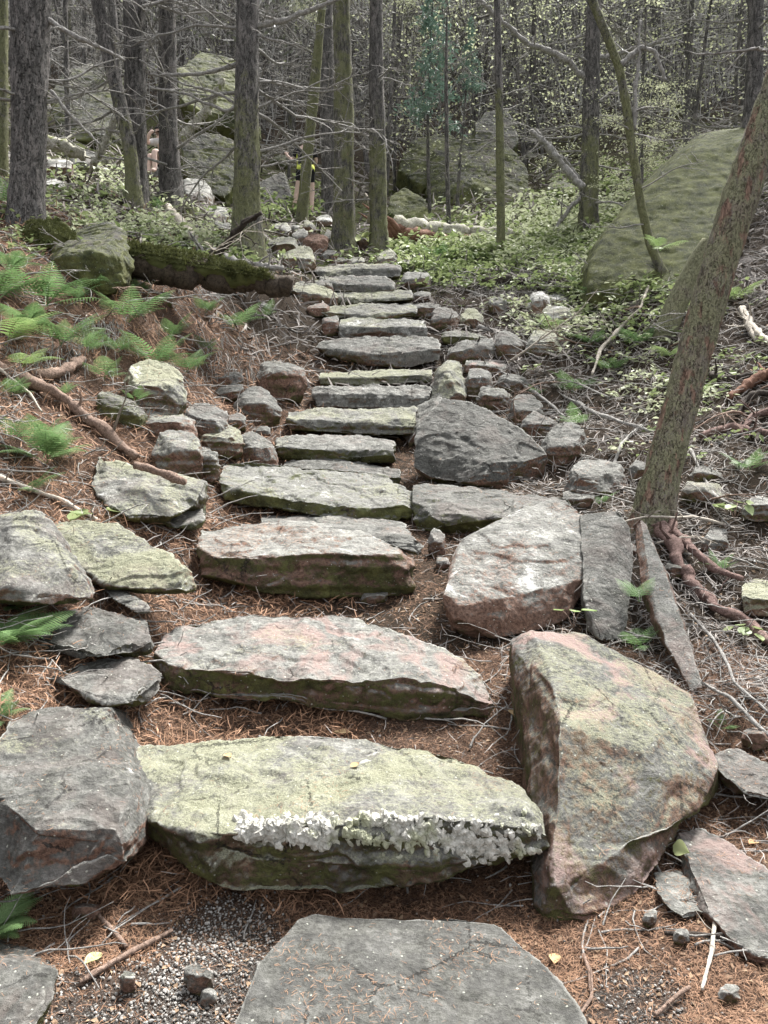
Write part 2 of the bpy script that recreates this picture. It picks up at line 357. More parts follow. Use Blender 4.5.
def ground(x, y, detail=True):
    x = np.atleast_1d(np.asarray(x, float)); y = np.atleast_1d(np.asarray(y, float)); out = np.empty(len(x))
    for s in range(0, len(x), 20000):
        w = warp(x[s:s+20000], y[s:s+20000]); out[s:s+20000] = (_kern(w, _W) @ _sol[:_N] + np.hstack([np.ones((len(w), 1)), w]) @ _sol[_N:]) * (y[s:s+20000] + 6)
    if detail:
        p = np.stack([x, y, np.zeros_like(x)], -1)
        off = np.clip((np.abs(x - .0) - .75) / .8, 0, 1)
        far = np.clip((y - 18) / 14, 0, 1); out = out + .17 * off * fbm(p * 1.2, 3) + .022 * fbm(p * 6, 3) + off * .075 * fbm(p * 3.4 + 9, 3) - .03 * (1 - off) + far * 1.1 * fbm(p * .28 + 4, 3)
    return out
def gz(x, y): return float(ground(x, y)[0])
TERR = None
def hit(px, py, y0=1.2, y1=70):
    if TERR is not None:
        h = TERR.ray_cast(EYE, raydir(px, py).normalized())
        return h[0] if h[0] is not None and h[0].y < 80 else at(px, py, 60)
    d = raydir(px, py); Y = np.concatenate([np.arange(y0, 25, .06), np.arange(25, y1, .4)]); t = Y / d.y
    below = EYE.z + d.z * t < ground(EYE.x + d.x * t, Y)
    i = int(np.argmax(below)); Yh = Y[i] if below[i] else 30.0
    return EYE + d * (Yh / d.y)

nu, nv = 460, 620
u = np.linspace(-1, 1, nu); u = np.sign(u) * (np.abs(u) ** 1.25) * 1.5; v = np.linspace(math.log(1.0), math.log(128.0), nv)
UU, VV = np.meshgrid(u, v); YY = np.exp(VV) - 3.0; XX = UU * (YY + 5.5)
gx, gy = XX.ravel(), YY.ravel(); gzv = ground(gx, np.minimum(gy, 110)); far = gy > 110; gzv[far] -= 0
i = np.arange(nv - 1)[:, None] * nu + np.arange(nu - 1)[None]; i = i.ravel()
tm = mesh_from('forest_floor', np.stack([gx, gy, gzv], -1), [np.stack([i, i + 1, i + nu + 1, i + nu], -1)])
# material zones: r needles, g moss, b dark humus
def zones(x, y):
    p = np.stack([x, y, np.zeros_like(x)], -1); n = fbm(p * .8, 3)
    xc = (-.06 * (y - 8)).clip(-1, .3) * (y > 8)
    left = np.clip((-(x) - .2) / .8, 0, 1); right = np.clip((x - .9 - .03 * y) / .8, 0, 1)
    need = np.where(y < 4.2, .95, .55 + .35 * left - .55 * right); need = np.where(y > 10, .2, need) + .45 * n
    green = np.clip((y - 9.5) / 4, 0, 1) * .75 + .25 * n - np.clip((y - 22) / 15, 0, 1) * .45
    gr = np.zeros_like(x)
    for cx, cy, rx, ry in ((-.46, 2.13, .24, .3), (-.7, 1.98, .3, .18), (.65, 2.02, .16, .16)): gr = np.maximum(gr, np.clip(1.5 - np.sqrt(((x - cx) / rx) ** 2 + ((y - cy) / ry) ** 2) + .5 * n, 0, 1))
    return np.stack([need, green, gr, np.ones_like(x)], -1).clip(0, 1)
ca = tm.attributes.new('zone', 'FLOAT_COLOR', 'POINT'); ca.data.foreach_set('color', zones(gx, gy).astype(np.float32).ravel())
tag(link('ground', tm, GROUND), kind='structure')

_q = np.stack([i, i + 1, i + nu + 1, i + nu], -1); TERR = BVHTree.FromPolygons([tuple(v) for v in np.stack([gx, gy, gzv], -1)[:].tolist()], _q.tolist())
# ------------------------------------------------------------------ rocks
_dg = None
def remeshed(me, vox, smooth=3):
    o = bpy.data.objects.new('tmp', me); COL.objects.link(o)
    m = o.modifiers.new('r', 'REMESH'); m.mode = 'VOXEL'; m.voxel_size = vox
    s = o.modifiers.new('s', 'SMOOTH'); s.factor = .5; s.iterations = smooth
    dg = bpy.context.evaluated_depsgraph_get(); dg.update()
    out = bpy.data.meshes.new_from_object(o.evaluated_get(dg)); bpy.data.objects.remove(o); return out
def hull_mesh(pts, bev=0.0):
    bm = bmesh.new(); vs = [bm.verts.new(p) for p in pts]
    r = bmesh.ops.convex_hull(bm, input=vs)
    bmesh.ops.delete(bm, geom=list({g for g in r['geom_interior'] + r['geom_unused'] if isinstance(g, bmesh.types.BMVert)}), context='VERTS')
    me = bpy.data.meshes.new('h'); bm.to_mesh(me); bm.free(); return me
ROCKS = []
def rock(label, pts, name='rock', cat='rock', group=None, vox=None, rough=1.0, tone=1.0, lichen=.45, rust=.3, moss=.2, white=.2, pink=.15, strata=None, sm=1, quartz=None, tex=None, lobes=None, cuts=16, cutx=1.0):
    pts = [Vector(p) for p in pts]
    c = sum(pts, Vector()) / len(pts)
    mn = Vector([min(p[i] for p in pts) for i in range(3)]); mx = Vector([max(p[i] for p in pts) for i in range(3)]); dim = mx - mn
    size = sorted(dim)[1]; small = max(.02, sorted(dim)[0])
    vox = vox or max(.0055, c.y * .0015, size / 110)
    vox = min(vox, small / 7)
    hm = hull_mesh([p - c for p in pts])
    if lobes:      # a stone of several fused lobes
        bm = bmesh.new()
        for lb in lobes: h_ = hull_mesh([Vector(p) - c for p in lb]); bm.from_mesh(h_)
        bm.to_mesh(hm); bm.free()
    me = remeshed(hm, vox, sm)
    V = get_co(me); Nn = get_no(me); seed = np.array([c.x * 7.1 % 50, c.y * 5.3 % 50, c.z * 11.7 % 50])
    S = min(size, .8)
    q = V + seed
    rs_ = np.random.default_rng(int(abs(c.x * 991 + c.y * 77 + c.z * 13)) % 99991)
    for _ in range(cuts):     # planar fracture faces
        nv_ = rs_.normal(0, 1, 3); nv_[2] *= .55; nv_[0] *= cutx; nv_ /= np.linalg.norm(nv_); s_ = V @ nv_; off = s_.max() - S * rs_.uniform(.01, .09); V -= np.clip(s_ - off, 0, None)[:, None] * nv_ * .97
    q = V + seed
    d = .042 * S * fbm(q / (S * .75), 3)
    # broken ledges: quantised noise gives small fracture steps
    t = fbm(q / (S * .5) + 31, 3) * 3.2; fr = t - np.floor(t); st = np.floor(t) + np.clip((fr - .35) / .18, 0, 1)
    d = d + .022 * S * (st) * .8
    # bedding lines round the sides
    ax = Vector(strata or (random.uniform(-.15, .15), random.uniform(-.15, .15), 1)).normalized(); a = np.array(ax)
    h = V @ a + .03 * S * fbm(q / (S * .6), 2)
    side = np.clip(1 - np.abs(Nn @ a) * 1.2, 0, 1)
    bl = vnoise(np.stack([h / (S * .055), seed[0] + q[:, 0] * .8, seed[1] + q[:, 1] * .8], -1))
    d = d + side * .016 * S * np.clip(bl * 1.6, -1, 1)
    d = d + (.016 * fbm(q * 13, 3) + .010 * (.25 - np.abs(fbm(q * 7 + 40, 2)))) * min(1, S * 2.2) + .004 * fbm(q * 60, 2)
    # chipped crests
    r2 = 1 - np.abs(fbm(q / (S * .33) + 77, 2)); d = d - .05 * S * np.clip(r2 - .9, 0, 1) * 4 * .5
    V2 = V + Nn * (d * rough)[:, None]
    lo_, hi_ = V2.min(0), V2.max(0); tlo, thi = np.array(mn - c), np.array(mx - c); V2 = tlo + (V2 - lo_) / (hi_ - lo_) * (thi - tlo)   # keep the measured size
    set_co(me, V2); me.polygons.foreach_set('use_smooth', np.ones(len(me.polygons), bool)); me.update(); me.name = name
    o = link(name, me, ROCK, loc=c)
    for k, v in (('tone', tone * .72), ('lichen', lichen - .14), ('rust', rust + (.14 if rust > 0 else 0)), ('moss', moss + .05), ('white', white * .6), ('pink', pink), ('tex', tex or (1.0 if c.y < 9 else max(.3, 9 / c.y)))): o[k] = float(v)
    tag(o, label, cat, group); ROCKS.append(o)
    return o
def A(seq, Y=None): return [at(p[0], p[1], p[2] if len(p) > 2 else Y) for p in seq]
def fit(pts, back=0):
    "slide a stone along its sight lines until it just rests on the terrain"
    f = 9
    for x, y, Y in pts:
        if y < 1030: f = min(f, hit(x, y).y / Y)
    return [(x, y, Y * f * .992) for x, y, Y in pts]
def down(pts, h, back=0.0, shrink=.94):
    c = sum(pts, Vector()) / len(pts); return [c + (p - c) * shrink + Vector((0, back, -h)) for p in pts]

# the bottom slab the stair starts from
top = [at(x, y, depth_at_z(x, y, .035)) for x, y in [(205,1110),(240,1024),(262,962),(288,922),(340,908),(450,914),(500,938),(545,975),(575,1010),(640,1110)]]
rock('wide flat dark grey slab at the very foot of the stone steps', top + down(top, .16), 'stone_slab', 'stone slab', rough=.35, tone=.62, lichen=-.3, rust=-.4, moss=-.3, white=.0, pink=0)
G = 'stone steps climbing the trail'
def step(label, back, front, bottom, **k):
    al = fit(list(back) + list(front) + list(bottom)); n1, n2 = len(back), len(back) + len(front)
    b = A(al[:n1]); f = A(al[n1:n2]); bo = A(al[n2:])
    hid = down(b, (b[0].z - bo[0].z) * .9 + .02, 0, .96)
    k.setdefault('strata', (0, .05, 1)); k.setdefault('cutx', .12); k.setdefault('cuts', 10)
    return rock(label, b + f + bo + hid, 'stone_step', 'stone step', G, **k)
s1 = step('lowest stone step, widest, pale green lichen top and white quartz band on its front',
  [(136,748,3.15),(150,735,3.25),(240,728,3.3),(350,735,3.28),(440,745,3.2),(478,762,3.08),(522,786,2.95)],
  [(136,795,2.85),(165,812,2.68),(230,822,2.6),(330,826,2.58),(400,822,2.56),(480,800,2.75),(525,800,2.72),(547,826,2.64),(546,848,2.66),(136,812,2.8)],
  [(150,835,2.8),(192,862,2.72),(222,880,2.62),(300,888,2.6),(400,888,2.6),(470,880,2.6),(520,868,2.62),(250,858,2.54),(350,866,2.52),(450,868,2.53),(520,852,2.56)],
  lichen=.66, rust=.3, moss=.34, white=.48, pink=.1, tone=1.02)
step('second stone step from the bottom, long, pink stained top and dark mossy front',
  [(172,624,4.15),(240,614,4.3),(330,613,4.32),(385,628,4.2),(440,648,4.05),(478,676,3.85)],
  [(153,650,3.85),(170,662,3.68),(250,676,3.58),(350,684,3.55),(430,690,3.55),(494,702,3.62)],
  [(165,682,3.68),(205,699,3.6),(300,706,3.55),(400,714,3.55),(485,722,3.55)], lichen=.42, rust=.6, moss=.38, white=.4, pink=.85, tone=1.1)
step('third stone step from the bottom, thick block with rust brown face and pale rounded top',
  [(200,528,5.5),(240,521,5.65),(320,519,5.7),(370,527,5.6),(405,540,5.3)],
  [(199,545,5.05),(215,556,4.86),(270,556,4.82),(340,551,4.82),(400,556,4.84),(416,566,4.95)],
  [(203,582,4.86),(240,592,4.8),(330,599,4.78),(395,601,4.8),(413,592,4.9)], lichen=.4, rust=.8, moss=.4, white=.6, pink=.0, tone=1.25)
step('thin flat grey slab lying just behind the thick rust faced third step',
  [(262,514,6.3),(340,512,6.3),(405,521,6.1)], [(262,520,5.9),(400,530,5.5),(424,541,5.3)], [(262,524,5.9),(400,540,5.45),(422,556,5.25)], lichen=.35, tone=.8, rust=.1)
step('fourth stone step, pale top sloping to the right over a dark mossy underside',
  [(222,466,6.7),(255,462,6.8),(325,470,6.75),(385,478,6.7),(412,494,6.45)],
  [(218,484,6.25),(245,494,6.08),(300,501,6.0),(350,508,6.0),(400,508,6.05),(417,512,6.15)],
  [(226,500,6.15),(285,515,6.02),(340,522,5.98),(395,522,6.0),(414,518,6.1)], lichen=.45, rust=.4, moss=.5, white=.6, pink=0, tone=1.25)
step('thin dark grey slab tucked between the fourth and fifth steps',
  [(285,460,7.5),(335,458,7.5),(400,468,7.4)], [(283,470,7.0),(330,476,6.9),(402,481,6.85)], [(283,478,7),(330,482,6.9),(400,487,6.85)], lichen=.05, tone=.62, rust=0)
step('fifth stone step, narrow grey block with green front beside the dark angular boulder',
  [(276,437,7.95),(310,434,8),(370,436,8),(396,440,7.95)], [(276,446,7.6),(310,449,7.52),(395,449,7.55)], [(282,460,7.6),(330,463,7.5),(396,464,7.5)], lichen=.35, moss=.35, rust=.1)
step('sixth stone step, long low block with yellow green patch on its left front',
  [(288,412,8.55),(330,408,8.6),(400,406,8.6),(418,409,8.55)], [(286,420,8.2),(330,422,8.12),(418,421,8.15)], [(292,433,8.2),(340,436,8.1),(416,436,8.12)], lichen=.6, moss=.25, rust=.05, white=.35)
step('seventh stone step, rough jagged pale grey block',
  [(312,388,9.1),(350,383,9.15),(400,384,9.15),(432,384,9.1)], [(310,394,8.85),(345,394,8.72),(432,396,8.75)], [(313,408,8.8),(350,411,8.7),(425,411,8.7)], lichen=.2, moss=.0, rust=0, white=.4, rough=1.8, tone=.95)
step('eighth stone step, thin green edged plank of rock',
  [(320,374,9.5),(360,371,9.55),(432,369,9.5)], [(318,378,9.3),(370,379,9.25),(432,376,9.25)], [(320,385,9.3),(370,386,9.25),(430,383,9.25)], lichen=.75, moss=.2, rust=0)
step('ninth stone step, thick humped dark grey slab with bulging right side',
  [(322,342,10.0),(370,337,10.1),(415,335,10.1),(440,340,10)], [(316,347,9.8),(350,353,9.62),(400,354,9.55),(441,350,9.6)], [(328,356,9.75),(375,366,9.6),(410,368,9.55),(440,361,9.6)], lichen=.35, moss=.1, rust=0, tone=.8)
step('tenth stone step, pale cream topped block with dark front',
  [(340,319,10.7),(380,316,10.8),(425,320,10.7)], [(338,326,10.3),(380,328,10.2),(428,328,10.25)], [(339,338,10.25),(380,340,10.2),(428,337,10.2)], lichen=.5, moss=.0, rust=0, white=.8)
step('eleventh stone step, long green grey slab with rounded front',
  [(320,308,11.4),(360,303,11.5),(418,304,11.45)], [(318,312,11.05),(360,314,10.95),(418,312,10.95)], [(328,318,11.0),(370,320,10.92),(416,318,10.95)], lichen=.6, moss=.2, rust=.05)
step('twelfth stone step, short thin mossy slab',
  [(336,294,12.1),(380,290,12.15),(412,292,12.1)], [(334,298,11.8),(380,299,11.65),(414,298,11.7)], [(337,303,11.75),(380,304,11.6),(412,303,11.7)], lichen=.6, moss=.35, rust=0)
step('thirteenth stone step, round backed dark slab sloping down to the right',
  [(320,279,12.8),(350,276,12.9),(385,281,12.8),(396,285,12.7)], [(318,283,12.45),(350,286,12.3),(394,289,12.35)], [(322,291,12.4),(360,295,12.3),(392,293,12.35)], lichen=.4, moss=.15, rust=0, tone=.7)
step('uppermost stone step, long narrow slab below the heart shaped rock',
  [(316,267,13.5),(350,264,13.6),(400,266,13.5)], [(314,271,13.15),(350,272,13.05),(402,271,13.1)], [(318,277,13.1),(350,279,13.0),(400,278,13.05)], lichen=.5, moss=.15, rust=0, tone=.75)

# ---- big hand-shaped boulders of the lower half
def big(label, pts, hid_h=.3, hid_b=.3, **k):
    p = A(fit(pts)); c = sum(p, Vector()) / len(p)
    lb = k.pop('lobes', None); allp = p + [c + (v - c) * .85 + Vector((0, hid_b, -hid_h * .5)) for v in p]
    if lb: k['lobes'] = [[allp[i] for i in ix] + [allp[i + len(p)] for i in ix] for ix in lb]
    return rock(label, allp, 'boulder', 'boulder', k.pop('group', None), **k)
big('pale grey tilted block with brown lower face on the right of the third step',
  [(455,556,4.75),(470,530,5.0),(512,512,5.2),(562,499,5.35),(590,520,5.1),(605,552,4.75),(603,572,4.6),(540,602,4.4),(490,614,4.28),(445,604,4.2),(443,594,4.25),(447,630,4.28),(490,642,4.25),(560,618,4.42),(598,590,4.6)],
  .3, .25, lichen=.12, rust=.72, moss=0, white=.55, pink=0, tone=1.15, rough=.7)
big('large green lichened boulder leaning at the lower right of the steps',
  [(509,642,3.76),(530,630,3.72),(612,641,3.78),(652,664,3.62),(690,698,3.4),(718,760,3.12),(722,782,3.02),(700,792,2.95),(664,786,2.98),(669,812,2.86),(641,868,2.6),(600,916,2.42),(562,921,2.42),(532,896,2.52),(540,800,2.78),(553,790,2.70),(556,720,2.92),(546,668,3.3),(522,722,3.18),(620,760,2.78),(655,775,2.95),(610,850,2.5),(575,880,2.44),(600,700,3.25)],
  .35, .38, lobes=[[1,2,0,18,14,13,12,11,10,9,15,16,17,19,21,22],[1,2,3,4,5,6,7,9,20,16,17,23,19,21]], lichen=.56, rust=.6, moss=.36, white=.2, pink=1.3, rough=.6, tone=.85)
big('dark grey angular boulder with a steep shadowed right face beside the fifth step',
  [(415,455,6.9),(420,425,7.15),(442,398,7.5),(468,400,7.5),(520,430,7.2),(550,458,6.95),(546,481,6.85),(500,487,6.65),(430,478,6.7),(414,470,6.8),(500,470,6.6)],
  .2, .3, lichen=.0, rust=.1, moss=.1, tone=.52, white=.1, pink=.1)
big('light mossy pyramid shaped block standing behind the dark angular boulder',
  [(428,405,8.0),(432,372,8.35),(442,360,8.5),(462,362,8.5),(467,395,8.2),(464,408,7.9),(448,380,8.05),(432,412,7.9)], .2, .2, lichen=.65, rust=.25, white=.3)
big('narrow grey wedge leaning on the left side of the dark angular boulder',
  [(403,442,7.4),(408,420,7.8),(428,398,8.0),(445,396,7.7),(420,428,7.3),(412,446,7.25)], .1, .15, lichen=.3, tone=.85)
big('flat grey slab with rusty green edge between the fourth step and the pale block',
  [(410,487,6.6),(450,483,6.75),(540,495,6.5),(572,503,6.2),(500,520,5.9),(470,514,5.95),(424,512,6.1),(424,530,6.05),(462,530,5.9),(520,520,5.85)], .15, .1, lichen=.3, rust=.2, moss=.4, tone=.72)
big('upright grey slab wedged right of the pale tilted block',
  [(580,510,5.1),(600,514,5.0),(627,512,4.95),(633,560,4.7),(628,605,4.45),(622,642,4.25),(590,636,4.2),(586,600,4.35),(604,560,4.65),(618,540,4.75)], .05, .12, lichen=.1, tone=.72, rust=0, white=.3, rough=.45, cuts=8)
big('thin brown slab leaning below the leaning tree trunk',
  [(632,521,5.3),(640,520,5.3),(650,530,5.2),(668,585,4.8),(690,640,4.35),(703,688,3.95),(690,692,3.95),(668,650,4.2),(645,590,4.7)], .02, .14, lichen=.35, rust=.6, pink=.4, rough=.4, cuts=8)
big('big dark grey boulder at the left end of the lowest step',
  [(-10,760,3.0),(18,718,3.35),(60,708,3.45),(108,700,3.5),(122,732,3.3),(127,772,3.05),(141,822,2.75),(132,832,2.68),(100,838,2.6),(40,826,2.6),(5,848,2.6),(-12,860,2.65),(10,882,2.55),(25,897,2.52),(75,898,2.5),(122,868,2.58)],
  .2, .3, lichen=.36, rust=.36, moss=.12, tone=.66, white=.4, rough=.85)
big('rounded mossy boulder corner in the bottom left of the path edge',
  [(-60,950,2.2),(-10,938,2.3),(20,948,2.25),(36,975,2.1),(38,1010,1.95),(25,1050,1.85),(-40,1060,1.8)], .2, .2, lichen=.2, rust=.25, moss=.35, tone=.6)
big('grey rippled flat boulder above the small slab on the left bank',
  [(40,625,4.2),(60,608,4.4),(110,608,4.45),(150,625,4.25),(153,640,4.1),(120,652,3.95),(70,658,3.9),(42,650,4.0)], .12, .1, lichen=.0, tone=.6, rust=0, strata=(.3,.2,1))
big('small grey green slab resting above the big dark left boulder',
  [(52,675,3.85),(75,660,4.0),(130,657,4.0),(154,672,3.85),(152,690,3.65),(130,704,3.55),(85,702,3.55)], .12, .1, lichen=.25, tone=.8, rust=.1)
big('olive slab tilted down towards the steps on the left bank',
  [(36,524,5.0),(60,519,5.1),(115,524,5.05),(150,548,4.75),(192,582,4.4),(190,597,4.35),(140,597,4.35),(110,592,4.4),(60,555,4.75)], .08, .12, lichen=.72, moss=.25, rust=.3, pink=.3, tone=.8)
big('tall grey green boulder cut by the left edge of the photo',
  [(-30,520,5.2),(0,508,5.1),(30,525,4.9),(60,560,4.6),(78,592,4.3),(74,603,4.2),(40,606,4.15),(5,590,4.2),(-30,600,4.2),(10,540,4.65)], .15, .2, lichen=.5, moss=.15, tone=.85)
big('long mossy boulder with pale nose below the bank on the left',
  [(88,468,5.9),(100,457,6.1),(130,461,6.0),(165,472,5.9),(205,482,5.85),(205,500,5.7),(170,508,5.5),(155,526,5.3),(120,520,5.3),(98,495,5.6),(150,485,5.65)], .1, .15, lichen=.6, moss=.3, white=.5, rust=.1)
big('small mossy cube of rock between the long mossy boulder and the third step',
  [(158,492,5.55),(185,488,5.7),(203,498,5.55),(205,520,5.3),(190,528,5.2),(160,526,5.2)], .1, .12, lichen=.25, moss=.45, rust=.15)
big('thin broken slab sliding under the olive slab',
  [(95,582,4.55),(110,582,4.55),(148,606,4.3),(150,613,4.25),(138,614,4.25)], .03, .06, lichen=.4, tone=.8)
big('flat brownish slab half buried at the lower right edge of the photo',
  [(668,830,2.85),(700,828,2.88),(772,872,2.65),(790,940,2.35),(768,962,2.25),(738,950,2.28),(700,902,2.48)], .1, .04, lichen=.05, rust=.45, pink=.8, tone=.8, moss=-.2)
big('small square rock with pale cap lying left of the flat brownish slab',
  [(658,872,2.6),(690,868,2.66),(711,884,2.55),(708,908,2.42),(685,918,2.38),(660,895,2.45)], .06, .06, lichen=.25, rust=.35)
big('grey split slab under the twigs at the right edge beside the large lichened boulder',
  [(715,752,3.3),(735,748,3.35),(790,778,3.2),(790,805,3.0),(750,795,3.02),(720,775,3.15)], .08, .06, lichen=.1, tone=.8)
# quartz band on the lowest step: a vein standing a little proud of its front face
dgv = bpy.context.evaluated_depsgraph_get()
def bvh_of(objs):
    out = []
    for o in objs:
        me = o.data; V = get_co(me) + np.array(o.location); P = [tuple(p.vertices) for p in me.polygons]
        out.append(BVHTree.FromPolygons([tuple(v) for v in V], P))
    return out
b1 = bvh_of([s1])[0]; acc = Acc()
ico = bmesh.new(); bmesh.ops.create_icosphere(ico, subdivisions=2, radius=1); IV = np.array([v.co[:] for v in ico.verts]); IT = np.array([[v.index for v in f.verts] for f in ico.faces]); ico.free()
for k in range(1300):
    px = random.uniform(238, 540) if random.random() < .8 else random.uniform(240, 330); t = (px - 240) / 300
    py = 824 + 20 * t + 3 * math.sin(t * 9) + random.gauss(0, 5 + 6 * t)
    if 336 < px < 346 or vnoise(np.array([[px / 16, py / 9, 1]]))[0] < -.4: continue
    d = raydir(px, py).normalized(); h = b1.ray_cast(EYE, d)
    if h[0] is None: continue
    s = random.uniform(.007, .019) * (1.15 - .3 * t); M = Euler((random.gauss(0, .5), random.gauss(0, .5), random.uniform(0, 6))).to_matrix()
    V = IV * (1 + .5 * vnoise(IV * 1.7 + k))[:, None] * np.array([s * random.uniform(.8, 1.2), s * random.uniform(.6, 1), s * random.uniform(.9, 1.7)])
    V = V @ np.array(M.transposed()) + np.array(h[0] - h[1] * s * .62) - np.array(s1.location)
    acc.add(V, T=IT)
qv = acc.mesh('quartz_vein', False); tag(link('quartz_vein', qv, QUARTZ, parent=s1), kind='stuff')

# ---- middle-size stones: x0,x1,y_top,y_edge,y_bottom,depth extent
def stone(label, x0, x1, yt, ye, yb, dep=.35, Y=None, skew=0, lift=0, name='rock', group=None, **k):
    rs = random.Random(int(x0 * 13 + yt * 7)); skew = skew or rs.uniform(-.09, .09) * (x1 - x0); xm = (x0 + x1) / 2
    if Y is None: Y = hit(xm, min(yb, 1000)).y - .03
    w = x1 - x0; j = lambda s=1: rs.uniform(-1, 1) * s
    Yb = Y + dep
    tp = [(x0 + w * .10 + j(w * .04), yt + (ye - yt) * .4 + skew, Y + dep * .6), (x0 + w * (.32 + j(.08)), yt + j(1) + skew * .5, Yb), (x0 + w * (.68 + j(.1)), yt + j(1.2) - skew * .5, Yb), (x1 - w * .06, yt + (ye - yt) * .45 - skew, Y + dep * .6)]
    fr = [(x0, ye + (yb - ye) * .25 + skew * .6, Y + dep * .25), (x0 + w * (.25 + j(.08)), ye + j(1) + skew * .3, Y), (x0 + w * (.7 + j(.1)), ye + j(1.5) - skew * .3, Y), (x1, ye + (yb - ye) * .3 - skew * .6, Y + dep * .25)]
    bo = [(x0 + w * .1, yb - (yb - ye) * .18, Y + dep * .12), (x0 + w * (.4 + j(.1)), yb, Y), (x0 + w * (.75 + j(.08)), yb - 1, Y + .01), (x1 - w * .06, yb - (yb - ye) * .3, Y + dep * .15)]
    T, Fm, B = A(tp), A(fr), A(bo)
    return rock(label, T + Fm + B + down(T, max(.04, T[1].z - B[1].z) * .95, 0, .9), name, k.pop('cat', 'rock'), group, **k)
